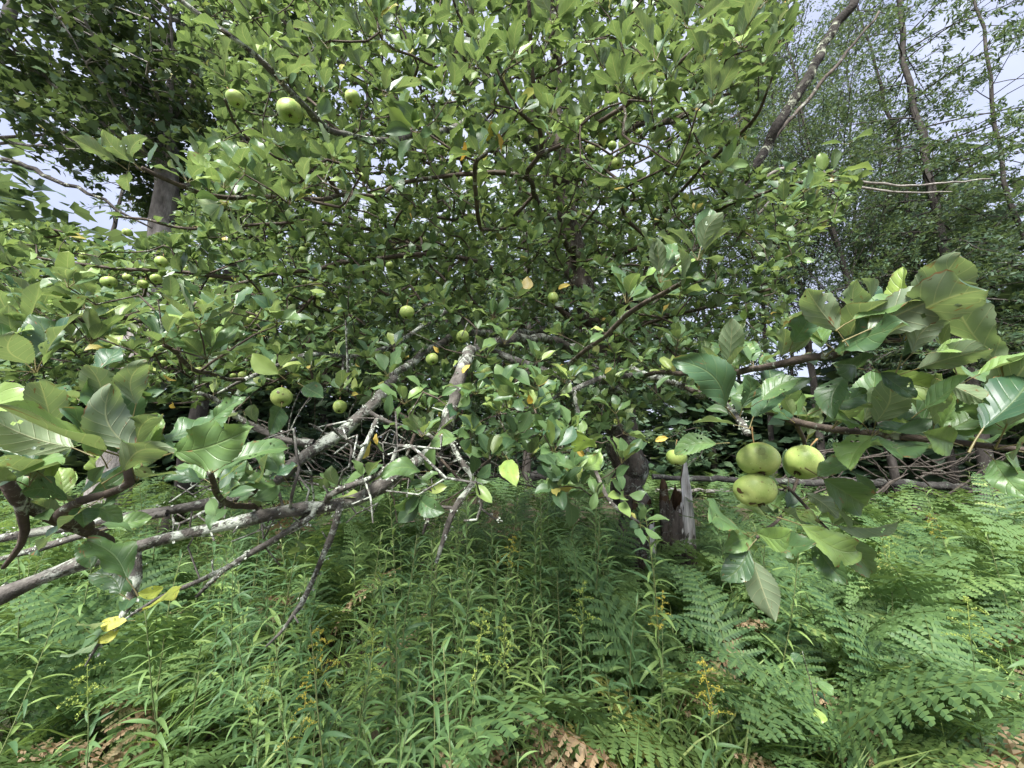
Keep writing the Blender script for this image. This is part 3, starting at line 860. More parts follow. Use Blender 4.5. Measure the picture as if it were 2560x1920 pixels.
# leaves that stand out one by one in the photograph: base x, y, tip x, y, distance, side shown (1 upper, -1 under)
SINGLE = [(318, 1448, 231, 1328, .62, 1), (-40, 985, 130, 1060, .52, 1), (132, 1072, 104, 934, .47, -1), (246, 1023, 217, 912, .46, -1), (340, 1012, 368, 892, .47, -1), (253, 1139, 185, 1025, .46, 1), (342, 1131, 278, 972, .45, -1),
          (343, 1117, 385, 1003, .48, -1), (307, 1178, 463, 1088, .44, -1), (434, 1131, 588, 1080, .46, 1), (535, 1045, 596, 985, .52, 1), (184, 1120, 0, 1043, .44, -1), (325, 1222, 248, 1264, .50, 1), (264, 1164, 222, 1213, .47, 1), (502, 1207, 404, 1188, .55, 1), (20, 1130, 150, 1160, .5, 1), (95, 1180, -20, 1100, .47, 1),
          (410, 1469, 346, 1483, .80, 2), (366, 1522, 430, 1497, .80, 2), (318, 1552, 253, 1556, .79, 2), (298, 1574, 242, 1606, .79, 2), (300, 1530, 300, 1490, .79, 1),
          (705, 1186, 645, 1099, .85, 1), (690, 1212, 598, 1207, .85, 1), (696, 935, 632, 884, 1.05, 1), (759, 966, 812, 997, 1.05, 1), (703, 1020, 693, 1072, 1.1, 1), (1052, 1179, 967, 1180, .98, 1), (1070, 1211, 1018, 1216, .98, 1), (1077, 1210, 1124, 1227, 1.0, 1), (1045, 1240, 1019, 1282, 1.0, 1), (1050, 1245, 1085, 1272, 1.0, 1),
          (1074, 1175, 1075, 1128, 1.05, 1), (1175, 1099, 1175, 1145, 1.1, 1), (1142, 1096, 1077, 1118, 1.05, 1), (1438, 1130, 1442, 1080, 1.1, 1), (1455, 1170, 1510, 1125, 1.1, 1), (1440, 1175, 1400, 1155, 1.1, 1), (1390, 1140, 1345, 1145, 1.15, 1), (1270, 1150, 1290, 1195, 1.1, 1), (1540, 1190, 1575, 1165, 1.15, 1), (1490, 1230, 1480, 1275, 1.1, 1),
          (1815, 1018, 1722, 912, .55, 1), (1855, 1018, 1868, 938, .55, 1), (1791, 1109, 1686, 1118, .56, 1), (2133, 799, 2271, 721, .43, 1), (2094, 827, 2012, 712, .44, -1), (2170, 825, 2394, 725, .42, -1), (2281, 883, 2376, 785, .43, -1), (1982, 855, 2020, 769, .52, 1), (2312, 1022, 2430, 944, .42, 1), (2456, 1073, 2564, 905, .40, 1), (2054, 1022, 2168, 976, .52, 1),
          (2058, 1197, 2191, 1278, .60, 1), (2138, 1153, 2052, 1178, .60, 1), (2138, 1185, 2199, 1239, .60, 1), (2014, 1233, 2094, 1286, .60, -1), (2484, 1149, 2566, 1232, .42, 1), (1871, 1371, 1805, 1449, .60, 1), (1883, 1403, 1937, 1556, .60, -1), (2002, 1312, 2195, 1377, .58, 1), (2034, 1355, 2116, 1457, .60, 1), (1891, 1332, 1978, 1327, .60, 1), (1855, 1332, 1783, 1305, .60, 1), (1960, 1350, 2000, 1420, .62, 1),
          (2030, 945, 1960, 985, .55, 1), (1905, 1000, 2000, 945, .55, 1), (2200, 930, 2290, 990, .47, 1), (2120, 940, 2060, 1010, .5, 1), (2340, 880, 2440, 860, .44, 1), (2370, 960, 2480, 1010, .43, -1), (2480, 1050, 2410, 985, .43, 1), (2240, 1080, 2330, 1045, .5, 1), (2180, 1090, 2120, 1150, .53, 1), (2330, 1110, 2260, 1140, .5, 1)]
YELLOWS = []
for bx_, by_, tx_, ty_, dd, sd in SINGLE:
    b0, t0 = P(bx_, by_, dd), P(tx_, ty_, dd * rng.uniform(.9, 1.03))
    dv = t0 - b0
    L_ = np.linalg.norm(dv)
    dv = dv / L_
    nv = nrm(CAM - b0) * (1 if sd > 0 else -1) + np.array([0, 0, .35]) + rng.normal(0, .22, 3)
    if sd == 2:
        YELLOWS.append((b0 - dv * L_ * .3, dv, nv, L_)); continue
    LP.append(b0 - dv * L_ * .32); LD.append(dv); LN.append(nv); LS.append(L_ * 1.02)
n_single = len(SINGLE) - len(YELLOWS)

LP, LD, LN, LS = np.array(LP), np.array(LD), np.array(LN), np.array(LS)
px, py, dep = proj(LP + LD * LS[:, None] * .7)
keep = (dep > .30) & (np.abs(px - 1280) < 2600) & (py > -1500)
SMALL = [(272, 705, 31, .056), (358, 711, 22, .05), (391, 698, 25, .052), (404, 655, 27, .054), (318, 581, 21, .05), (318, 693, 18, .05), (457, 677, 17, .05), (530, 698, 17, .05), (641, 722, 21, .05), (762, 707, 13, .05), (775, 708, 14, .05),
         (725, 744, 15, .05), (629, 800, 24, .055), (975, 664, 20, .052), (917, 538, 18, .052), (757, 625, 17, .05), (770, 612, 14, .05), (905, 443, 21, .054), (930, 458, 19, .054), (1175, 452, 24, .055), (1334, 395, 21, .052), (1475, 372, 24, .055), (1543, 408, 28, .058), (1530, 365, 22, .055),
         (1524, 562, 16, .05), (1470, 530, 12, .05), (1680, 533, 13, .05), (1383, 745, 28, .058), (583, 940, 15, .05), (607, 938, 20, .05), (409, 908, 16, .05), (497, 928, 22, .055), (210, 640, 18, .05), (1600, 330, 15, .05), (705, 640, 12, .05), (1060, 600, 13, .05)]
# no leaf may hang right in front of the apples that show in the photograph or in the open space below the crown
APPLES_NEAR = [(1895, 1150, 56), (2005, 1155, 52), (1888, 1225, 56), (725, 275, 40), (585, 248, 34), (880, 247, 30), (1015, 780, 30), (705, 990, 36), (850, 1017, 26), (1155, 840, 26), (1080, 897, 26), (1690, 1143, 30), (818, 512, 24)]
single = np.zeros(len(LP), bool); single[-n_single:] = True
for ax_, ay_, ar_ in APPLES_NEAR:
    keep &= single | ~((np.hypot(px - ax_, py - ay_) < ar_ + 42 / np.maximum(dep, .5)) & (dep < 1.75) & (dep < .72 + (ar_ < 50) * 1.0))
for ax_, ay_, aw_, ad_ in SMALL:
    keep &= single | ~((np.hypot(px - ax_, py - ay_) < aw_ * .42 + 30 / np.maximum(dep, .6)) & (dep < ad_ * F / aw_))
LP, LD, LN, LS, px, py, dep = [a[keep] for a in (LP, LD, LN, LS, px, py, dep)]
NLEAF = len(LP)
RM = frames(LD, LN)
var = rng.integers(0, NV, NLEAF)
zr = rng.random(NLEAF)
vis = (px > -60) & (px < 2620) & (py > -60) & (py < 1980)
size = np.where(vis, LS / dep, 0)
big = np.argsort(-size)[:298]
isbig = np.zeros(NLEAF, bool); isbig[big] = True
me0 = [mk_mesh("leaf", v, f, M_LEAF_NEAR, a) for v, f, a in LEAF0]
M_LEAF_YG = leaf_material("apple_leaf_yellowing", [(0, (.46, .46, .05)), (1, (.38, .46, .05))], (.4, .42, .1), .35, .5, veins=1, mottle=True, spots=.05, bump=.3, tint=(.55, .5, .04))
meYG = mk_mesh("leaf_yellowing", LEAF0[3][0], LEAF0[3][1], M_LEAF_YG, LEAF0[3][2])
meY = mk_mesh("leaf_yellow", LEAF0[4][0], LEAF0[4][1], M_LEAF_YELLOW, LEAF0[4][2])
for q in big:
    M4 = Matrix.Identity(4)
    for a in range(3):
        for b_ in range(3): M4[a][b_] = RM[q][a][b_] * LS[q]
        M4[a][3] = LP[q][a] - OFF[a]
    obj("leaf", me0[var[q]], apple, mat=M4)
pool = Pool()
for k in range(NV):
    for lod, lo, hi in ((LEAF1, 0, 1.6), (LEAF2, 1.6, 99)):
        sel = (var == k) & ~isbig & (dep >= lo) & (dep < hi)
        if sel.any():
            V, Fs, A = lod[k]
            pool.add(*instances(V, Fs, A, RM[sel], LP[sel] - OFF, LS[sel], zr[sel]))
tag(obj("foliage", pool.mesh("foliage", M_LEAF), apple), kind="stuff")
print("apple leaves", NLEAF, "nodes", nn)


# ------------------------------------------------------------------ apples
def apple_skin(name, blush, scars=()):
    g = NT(name)
    tcn = g.n("TexCoord")
    oi = g.n("ObjectInfo")
    v = g.n("VectorMath", operation='ADD')
    g.l(tcn.outputs["Object"], v.inputs[0])
    cx = g.n("CombineXYZ"); g.l(g.math('MULTIPLY', oi.outputs["Random"], 9.0), cx.inputs[0]); g.l(cx.outputs[0], v.inputs[1])
    v = v.outputs[0]
    c = g.mix(g.ramp(g.noise(v, 28, 3), [(.35, (0, 0, 0)), (.65, (1, 1, 1))]), (.235, .345, .08), (.40, .47, .145))
    c = g.mix(g.math('MULTIPLY', g.math('SUBTRACT', g.noise(v, 420, 1), .66), 9.0, True), c, (.50, .58, .24))
    sep = g.n("SeparateXYZ"); g.l(tcn.outputs["Object"], sep.inputs[0])
    top = g.math('MULTIPLY', g.math('SUBTRACT', g.math('ADD', sep.outputs[2], g.math('MULTIPLY', g.noise(v, 35, 3), .02)), .026), 45.0, True)
    c = g.mix(g.math('MULTIPLY', top, blush), c, (.52, .34, .14))
    c = g.mix(g.math('MULTIPLY', g.math('SUBTRACT', g.noise(v, 60, 3, .6), .665), 16.0, True), c, (.17, .095, .04))
    c = g.mix(g.math('MULTIPLY', g.math('SUBTRACT', g.noise(v, 210, 1, .5), .71), 16.0, True), c, (.15, .10, .035))
    for (lx, ly, lz, rad_, st_) in scars:
        sub = g.n("VectorMath", operation='SUBTRACT'); g.l(tcn.outputs["Object"], sub.inputs[0]); sub.inputs[1].default_value = (lx, ly, lz)
        ln_ = g.n("VectorMath", operation='LENGTH'); g.l(sub.outputs[0], ln_.inputs[0])
        dd_ = g.math('ADD', ln_.outputs["Value"], g.math('MULTIPLY', g.math('SUBTRACT', g.noise(v, 110, 3, .6), .5), rad_ * 1.8))
        kk_ = g.math('MULTIPLY', g.math('SUBTRACT', rad_, dd_), 900.0, True)
        c = g.mix(g.math('MULTIPLY', kk_, st_), c, (.085, .045, .022))
    b = g.n("BsdfPrincipled"); g.l(c, b.inputs["Base Color"]); b.inputs["Roughness"].default_value = .42
    b.inputs["Specular IOR Level"].default_value = .4
    bp = g.n("Bump"); bp.inputs["Strength"].default_value = .25; bp.inputs["Distance"].default_value = .002
    g.l(g.noise(v, 60, 3), bp.inputs["Height"]); g.l(bp.outputs[0], b.inputs["Normal"])
    g.l(b.outputs[0], g.out.inputs[0])
    return g.m


M_SKIN, M_SKIN2 = apple_skin("apple_skin", .25), apple_skin("apple_skin_blush", .9)
M_STEM = bark_material("apple_stem", (.16, .10, .05), (.34, .22, .10), None, 0, 60)
M_CALYX = bark_material("apple_calyx", (.045, .035, .02), (.13, .10, .05), None, 0, 200)


def apple_body(seed, squash, dent=0.0):
    g_ = np.random.default_rng(seed)
    rows, sides = 28, 32
    ph = np.linspace(0.02, math.pi - .02, rows)
    th = np.linspace(0, 2 * math.pi, sides, endpoint=False)
    V = []
    p5, p2 = g_.uniform(0, 6.28, 2)
    for p in ph:
        r = math.sin(p) ** .92 * (1 + .07 * math.cos(p))
        z = squash * math.cos(p)
        z -= .34 * squash * math.exp(-(math.sin(p) / .30) ** 2) * math.copysign(1, math.cos(p)) * (1.0 if math.cos(p) > 0 else .75)
        for t in th:
            k = 1 + .022 * math.cos(5 * t + p5) * (1 - math.cos(p)) * .5 + .06 * math.cos(t + p2) * math.sin(p) + .035 * math.cos(2 * t + p5) + .02 * math.cos(3 * t + p2 + 2 * p)
            kk = k
            if dent:
                a = math.acos(max(-1, min(1, math.cos(p - 1.9) * math.cos(t - 4.3))))
                kk -= dent * math.exp(-(a / .28) ** 2)
                a = math.acos(max(-1, min(1, math.cos(p - 2.5) * math.cos(t - 5.2))))
                kk -= dent * .7 * math.exp(-(a / .22) ** 2)
            V.append((r * kk * math.cos(t), r * kk * math.sin(t), z * (1 + .05 * math.cos(t + p5) * math.sin(p)) * (.5 + .5 * kk)))
    V = np.array(V) * .5
    i_ = np.arange(rows - 1)[:, None] * sides
    j = np.arange(sides)[None]
    k = (j + 1) % sides
    Q = np.stack([i_ + j, i_ + sides + j, i_ + sides + k, i_ + k], -1).reshape(-1, 4)
    n = len(V)
    V = np.vstack([V, V[:sides].mean(0), V[-sides:].mean(0)])
    Fs = [Q, np.array([[n, a, (a + 1) % sides] for a in range(sides)]), np.array([[n + 1, n - sides + (a + 1) % sides, n - sides + a] for a in range(sides)])]
    return V, Fs


def scaled(V, s): return V * s


AP_BODY = {}


def apple_at(x, y, w, label, group=None, dia=.066, tilt=(.5, 0.0), kind=0, stem=.022, scars=()):
    """w: width in photograph pixels; tilt: how far the blossom end is turned to the camera / sideways"""
    dd = dia * F / w
    c = P(x, y, dd)
    key = (kind, round(dia, 4))
    if key not in AP_BODY:
        V, Fs = apple_body(40 + kind, (.86, .92, .82, .95, .84)[kind % 5], .16 if kind == 4 else 0)
        me = mk_mesh("apple", V * dia, Fs, M_SKIN2 if kind in (2,) else M_SKIN)
        top, bot = V[-2][2] * dia, V[-1][2] * dia
        pool = Pool()
        pts = spline([(0, 0, top - .001, .0014), (.001, .002, top + .35 * dia, .0011), (.003, .006, top + .62 * dia, .0018)], .005)
        V2, F2, _ = tube(pts[:, :3], pts[:, 3], 6)
        ms = mk_mesh("stem", V2, F2, M_STEM)
        for a in range(5):
            t = a * 1.2566
            e1 = np.array([math.cos(t), math.sin(t), 0]); e2 = np.array([-math.sin(t), math.cos(t), 0])
            o = np.array([0, 0, bot + .001 * 1])
            q = np.array([o + e1 * .02 * dia - e2 * .035 * dia, o + e1 * .02 * dia + e2 * .035 * dia, o + e1 * .10 * dia + e2 * .02 * dia + [0, 0, -.07 * dia], o + e1 * .06 * dia + [0, 0, -.13 * dia]])
            pool.add(q, [np.array([[0, 1, 2, 3]])])
        pool.add(*tube(np.array([[0, 0, bot + .02 * dia], [0, 0, bot - .03 * dia]]), [.06 * dia, .035 * dia], 6)[:2])
        mc = pool.mesh("calyx", M_CALYX)
        AP_BODY[key] = (me, ms, mc, top)
    me, ms, mc, top = AP_BODY[key]
    o = obj("apple", me, loc=c)
    view = Vector(CAM - c).normalized()
    side = view.cross(Vector((0, 0, 1))).normalized()
    # stem axis: up, leaning away from the camera so that the blossom end turns towards it
    axis = (Vector((0, 0, 1)) - view * tilt[0] + side * tilt[1]).normalized()
    qn = axis.to_track_quat('Z', 'Y')
    o.rotation_euler = (qn @ Matrix.Rotation(x * .7, 3, 'Z').to_quaternion()).to_euler()
    if scars:
        inv = o.rotation_euler.to_matrix().inverted()
        rt_ = view.cross(Vector((0, 0, 1))).normalized() * -1
        up_ = rt_.cross(view) * -1
        loc_ = []
        for (sx_, sy_, rr_, st_) in scars:
            dv_ = view * math.sqrt(max(0, 1 - sx_ * sx_ - sy_ * sy_)) + rt_ * sx_ + Vector((0, 0, 1)) * sy_
            lv = inv @ (dv_.normalized() * dia * .47)
            loc_.append((lv.x, lv.y, lv.z, rr_, st_))
        o.data = me.copy()
        o.data.materials[0] = apple_skin("apple_skin_scarred", .8 if kind == 2 else .2, loc_)
    obj("stem", ms, o)
    obj("calyx", mc, o)
    tag(o, label, "apple", group)
    return o


apple_at(1895, 1150, 99, "blushed pale green apple on top of the touching pair at right", dia=.072, tilt=(.45, .15), kind=2, scars=[(-.3, -.55, .004, .6), (.15, .45, .008, .25), (.3, .2, .006, .2)])
apple_at(2005, 1156, 88, "smooth green apple with visible blossom end, beside the touching pair", dia=.066, tilt=(.75, -.45), kind=1, scars=[(.5, .3, .002, .5)])
apple_at(1888, 1226, 96, "scarred green apple with dark cracks, lower of the touching pair", dia=.070, tilt=(.35, .3), kind=4, scars=[(-.74, -.05, .0055, 1), (-.60, -.2, .0035, .9), (-.2, -.74, .0055, 1), (-.05, -.72, .004, 1), (-.42, .18, .003, .7), (.1, .5, .002, .5), (.0, .62, .0018, .5)])
apple_at(1690, 1143, 48, "green apple hanging right above the pale broken trunk spike", tilt=(.2, 0), kind=0)
apple_at(725, 276, 56, "largest pale apple high in the left crown, blossom end towards viewer", tilt=(.8, .1), kind=3, dia=.068)
apple_at(588, 248, 42, "lumpy pale apple at far end of the high left branch", tilt=(.4, .6), kind=4, dia=.058)
apple_at(881, 248, 39, "round green apple high in crown, third from left on the high branch", tilt=(.7, -.5), kind=0, dia=.060)
apple_at(817, 512, 33, "green apple under the long twig of the left spray", tilt=(.8, 0), kind=1, dia=.058)
apple_at(1016, 781, 37, "clean round green apple hanging alone in the middle of the crown", tilt=(.1, 0), kind=0, dia=.060)
apple_at(1156, 841, 32, "pale apple with dark blossom scar just above the main limb's top", tilt=(.7, -.5), kind=3, dia=.058)
apple_at(1080, 898, 31, "pale green apple with orange leaf beneath, left of the main limb", tilt=(.8, .4), kind=1, dia=.058)
apple_at(1216, 930, 30, "yellowish apple behind the leaf tuft at the main limb's upper end", tilt=(.6, 0), kind=2, dia=.058)
apple_at(705, 993, 51, "spotted green apple above a hanging round leaf, left of lichened limb", tilt=(.9, .1), kind=0, dia=.064, scars=[(-.35, .45, .005, .9), (.05, .3, .004, .7), (-.1, .5, .002, .7)])
apple_at(849, 1017, 34, "plain green apple right of the spotted one, under small leaves", tilt=(.6, 0), kind=3, dia=.060)
apple_at(1322, 990, 26, "pale apple half hidden behind yellow spotted leaf in the middle spray", tilt=(.4, 0), kind=1, dia=.056)
for k, (x, y, w, dia) in enumerate(SMALL):
    zn = "far left" if x < 480 else "left" if x < 860 else "middle" if x < 1250 else "right"
    zv = "upper" if y < 520 else "middle" if y < 760 else "lower"
    apple_at(x, y, w, "small green apple deep among leaves, %s level, %s of crown" % (zv, zn), "small apples, %s level %s" % (zv, zn), dia, (random.uniform(.1, .9), random.uniform(-.5, .5)), k % 4)

for b0, dv, nv, L_ in YELLOWS:
    fr = frames(dv[None], nv[None])[0]
    M4 = Matrix.Identity(4)
    for a in range(3):
        for b_ in range(3): M4[a][b_] = fr[a][b_] * L_
        M4[a][3] = b0[a] - OFF[a]
    obj("yellow_leaf", meYG, apple, mat=M4)
# a few yellow and orange leaves caught in the apple tree
for x, y, dd, s in [(1225, 330, 1.2, .09), (1250, 352, 1.2, .08), (1160, 378, 1.18, .075), (1410, 715, 1.5, .07), (1520, 925, 1.4, .055), (1655, 1097, .85, .04), (885, 985, 1.3, .05), (420, 945, 1.1, .05), (430, 1013, 1.05, .05), (1165, 920, 1.1, .05), (1325, 1000, 1.05, .05), (855, 165, 1.4, .05), (960, 910, 1.3, .04), (1450, 1130, 1.1, .05), (940, 1100, 1.05, .045), (1090, 873, 1.3, .04), (1405, 915, 1.5, .05)]:
    dv = nrm(rng.normal(0, 1, 3) + np.array([0, 0, -.3]))
    fr = frames(dv[None], np.array([[rng.normal(0, .4), -1, .4]]))[0]
    M4 = Matrix.Identity(4)
    s *= .72
    pp = P(x, y, dd) - OFF - dv * s * .8
    for a in range(3):
        for b_ in range(3): M4[a][b_] = fr[a][b_] * s
        M4[a][3] = pp[a]
    obj("yellow_leaf", meY, apple, mat=M4)

# ------------------------------------------------------------------ broken old trunk beside the apple tree
st = bpy.data.objects.new("broken_trunk", None)
COL.objects.link(st)
sb = at_height(1665, 1530, 0.0)
st.location = sb
tag(st, "split dead trunk with pale weathered spike and dark hollow, among the ferns", "tree stump")


def lump_tube(ctrl, sides, rough, seed, jag=0.0):
    c = np.array(ctrl, float)
    s_ = spline(c, .05)
    V, Fs, A = tube(s_[:, :3], s_[:, 3], sides, rough, seed=seed)
    if jag:
        n = len(s_)
        g_ = np.random.default_rng(seed)
        V[(n - 1) * sides:n * sides] += np.outer(g_.uniform(-.3, 1, sides) * jag, [0, 0, 1])
    return V, Fs, A


def lp(x, y, dd, r): return list(P(x, y, dd) - sb) + [r]


def broken_shell(base, r0, r1, h, spikes, seed, wall=.05):
    """a hollow broken trunk: outer bark, ragged rim, rotten inside; spikes: (angle, width, extra height)"""
    g_ = np.random.default_rng(seed)
    sides, rows = 56, 30
    th = np.linspace(0, 2 * math.pi, sides, endpoint=False)
    top = h * (1 + .10 * np.sin(2 * th + 1) + .06 * np.sin(5 * th + 2)) + g_.normal(0, .018, sides)
    for a, w_, e in spikes:
        dd = np.abs((th - a + math.pi) % (2 * math.pi) - math.pi)
        top += e * np.maximum(0, 1 - dd / w_) ** 1.1
    lob = 1 + .10 * np.cos(3 * th + 1) + .08 * np.cos(5 * th + 2.2) + .05 * np.cos(9 * th) + g_.normal(0, .02, sides)
    res = []
    for inner in (0, 1):
        V = []
        for i_ in range(rows + 1):
            f = i_ / rows
            zz = f * top
            rr_ = (r0 + (r1 - r0) * np.minimum(1, zz / h) + .35 * r0 * np.exp(-zz / .10)) * lob * (1 + .02 * g_.normal(0, 1, sides))
            rr_ = rr_ - np.maximum(0, zz - h) * .10
            rr_ = rr_ - (wall * (1 - .85 * f) if inner else 0)
            V.append(np.stack([base[0] + rr_ * np.cos(th), base[1] + rr_ * np.sin(th), base[2] + zz], 1))
        V = np.concatenate(V)
        i_ = np.arange(rows)[:, None] * sides; j_ = np.arange(sides)[None]; k_ = (j_ + 1) % sides
        Q = np.stack([i_ + j_, i_ + k_, i_ + sides + k_, i_ + sides + j_], -1).reshape(-1, 4)
        res.append((V, Q if not inner else Q[:, ::-1]))
    return res, sides, rows


for nm, bpx, r0, r1, h, spikes, sd in [("bark_shell", (1702, 1560, 3.55), .155, .140, 1.02, [(5.6, .85, .46)], 3),
                                       ("bark_shell", (1616, 1530, 3.45), .105, .09, .9, [(2.2, 1.0, .22)], 5)]:
    bb = P(*bpx); bb[2] = -.02
    res, sides, rows = broken_shell(bb - sb, r0, r1, h, spikes, sd)
    V, Q = res[0]
    mi = np.zeros(len(Q), int)
    zc = V[Q].mean(1)[:, 2]
    thq = np.tile(np.arange(sides), rows)
    tha = thq / sides * 2 * math.pi
    mi[zc > h * .93] = 2                      # the torn rim is rotten, the long splinter bare weathered wood
    g9 = np.random.default_rng(9)
    mi[(np.abs(tha - 5.55) + g9.normal(0, .10, len(Q)) < .80) & (zc + g9.normal(0, .05, len(Q)) > h * .62) & (sd == 3)] = 1
    g_ = np.random.default_rng(sd)
    patch = (np.sin(thq * .45 + sd) + np.sin(thq * .21 + zc * 3 + 2) + g_.normal(0, .15, len(Q))) > 1.62
    mi[patch & (zc > .2)] = 1
    obj(nm, mk_mesh(nm, V, [Q], [M_TRUNK, M_WOOD, M_ROT], np.zeros((len(V), 3)), mi), st)
    V, Q = res[1]
    obj("rotten_core", mk_mesh("rotten_core", V, [Q], M_ROT, np.zeros((len(V), 3))), st)

# ------------------------------------------------------------------ undergrowth plants
M_FERN = leaf_material("fern_green", [(0, (.046, .108, .040)), (.4, (.070, .146, .048)), (.7, (.105, .195, .054)), (.94, (.155, .25, .06)), (1, (.26, .32, .08))], (.12, .2, .07), .35, .55, spec=.25, petiole=(.10, .14, .04))
M_FERN_BROWN = leaf_material("fern_brown", [(0, (.16, .10, .052)), (.35, (.26, .18, .10)), (.7, (.36, .275, .165)), (.85, (.20, .19, .075)), (1, (.13, .17, .055))], (.30, .22, .13), .25, .7, spec=.15, petiole=(.25, .14, .07), tint=(.5, .28, .12))
M_FERN_YELLOW = leaf_material("fern_yellow", [(0, (.33, .34, .07)), (1, (.40, .35, .09))], (.34, .34, .1), .35, .6, spec=.2, petiole=(.3, .3, .08), tint=(.6, .5, .08))
M_ROD = leaf_material("goldenrod_leaf", [(0, (.062, .138, .052)), (.4, (.092, .186, .060)), (.7, (.135, .24, .066)), (1, (.22, .33, .075))], (.17, .25, .10), .33, .5, veins=0, spec=.3, petiole=(.12, .15, .05))
M_STALK = leaf_material("plant_stalk", [(0, (.10, .15, .045)), (1, (.17, .19, .06))], (.14, .17, .06), .1, .6)
M_FLOWER = leaf_material("goldenrod_flower", [(0, (.34, .34, .05)), (.5, (.50, .42, .05)), (1, (.60, .48, .05))], (.5, .45, .06), .3, .6, petiole=(.3, .3, .05), tint=(.7, .5, .02))
M_BUD = leaf_material("goldenrod_bud", [(0, (.26, .36, .06)), (1, (.40, .45, .07))], (.3, .4, .08), .3, .6, petiole=(.2, .26, .06))
M_GRASS = leaf_material("grass_blade", [(0, (.11, .21, .045)), (.6, (.17, .28, .055)), (1, (.27, .34, .09))], (.18, .26, .08), .35, .5)
M_COVER = leaf_material("ground_cover", [(0, (.045, .105, .025)), (.6, (.075, .155, .035)), (1, (.14, .23, .05))], (.1, .16, .06), .32, .5)


def frond(seed, L=.85, npair=15, npin=11, droop=1.0, curl=0.0, coarse=False):
    """an arching fern frond: stalk, pinnae and pinnules; base at the origin, leaning to +Y"""
    g_ = np.random.default_rng(seed)
    e0, e1 = R(g_.uniform(72, 82)), R(g_.uniform(-15, 18)) * droop
    n = 24
    t = np.linspace(0, 1, n)
    el = e0 + (e1 - e0) * t ** 1.3
    sx = g_.normal(0, .12)
    d_ = np.stack([sx * t, np.cos(el), np.sin(el)], 1)
    pts = np.vstack([[0, 0, 0], np.cumsum(nrm(d_), 0)[:-1]]) * (L / (n - 1))
    pool = Pool()
    V, Fs, A = tube(pts, np.linspace(.0028, .0008, n), 3, cap=False)
    A[:, 1] = -.5
    pool.add(V, Fs, A)
    tan = nrm(np.gradient(pts, axis=0))
    ks, ke = .42, .985
    P_, D_, N_, S_, W_ = [], [], [], [], []
    for k in range(npair):
        f = ks + (ke - ks) * (k / (npair - 1)) ** .92
        q = f * (n - 1)
        i0 = min(int(q), n - 2)
        p = pts[i0] + (pts[i0 + 1] - pts[i0]) * (q - i0)
        tg = tan[i0]
        side = nrm(np.cross(tg, [0, 0, 1.0]))
        up = np.cross(side, tg)
        fr_ = (f - ks) / (ke - ks)
        ln = L * .20 * (1 - fr_) ** .8 * min(1, .62 + 2.2 * fr_) + .012
        for sg in (-1, 1):
            pd = nrm(side * sg + tg * (.35 + .25 * fr_) + up * g_.normal(.06, .08) - np.array([0, 0, curl * g_.uniform(.2, 1.2)]))
            m = max(4, int(npin * (ln / (L * .20)) + 1.5)) if not coarse else max(3, int(npin * .36 * (ln / (L * .20)) + 1))
            jj = np.arange(m + 1) / m
            cs = p + np.outer(ln * jj, pd) - np.outer(ln * (.18 + curl * .35) * jj ** 2, [0, 0, 1.0])
            lat = nrm(np.cross(up, pd))
            for s2 in (-1, 1):
                if g_.random() < .03: continue
                l2 = (.021 * (1 - jj[:-1]) ** .6 + .003) * min(1, .45 + ln / (L * .16)) * L / .85 * g_.uniform(.8, 1.15, m)
                out_ = nrm(lat * s2 + pd * .45 + np.outer(g_.normal(-.1, .22 + curl, m), up))
                seg = cs[1:] - cs[:-1]
                a_ = cs[:-1] + seg * .12 + out_ * l2[:, None]
                b_ = cs[:-1] + seg * .78 + out_ * (l2 * .82)[:, None]
                Vq = np.stack([cs[:-1], a_, b_, cs[1:]], 1).reshape(-1, 3)
                Aq = np.tile(np.array([[0, 0, 0], [1, .5, 0], [1, .8, 0], [0, 1, 0.]]), (m, 1))
                Aq[:, 2] = g_.uniform(0, .95 if curl else .10)
                pool.add(Vq, [np.arange(4 * m).reshape(m, 4)], Aq)
    return pool


FROND = [frond(300 + k, .85, 15, 11) for k in range(6)]
FROND_LO = [frond(320 + k, .85, 10, 10, coarse=True) for k in range(4)]
FROND_BR = [frond(340 + k, .80, 14, 10, .9, .32) for k in range(4)]
ME_FROND = [p.mesh("frond", M_FERN, False) for p in FROND]
ME_FROND_BR = [p.mesh("brown_frond", M_FERN_BROWN, False) for p in FROND_BR]
ME_FROND_YE = [p.mesh("yellow_frond", M_FERN_YELLOW, False) for p in FROND[:2]]


def fern_plant(x, y, nf, sc, meshes, label, group=None, lean=None, name="fern"):
    o = bpy.data.objects.new(name, None)
    COL.objects.link(o)
    o.location = (x, y, ground_z(x, y) - .01)
    a0 = random.uniform(0, 6.28) if lean is None else lean
    for k in range(nf):
        m = random.choice(meshes)
        if meshes is ME_FROND and random.random() < .04: m = random.choice(ME_FROND_BR)
        a = a0 + (k * 6.283 / nf if lean is None else random.uniform(-.5, .5)) + random.uniform(-.35, .35)
        s_ = sc * random.uniform(.6, 1.2)
        obj("frond", m, o, mat=Matrix.Rotation(a, 4, 'Z') @ Matrix.Rotation(random.uniform(-.4, .22), 4, 'X') @ Matrix.Rotation(random.uniform(-.35, .35), 4, 'Y') @ Matrix.Diagonal((s_, s_, s_, 1)))
    tag(o, label, "fern", group)
    return o


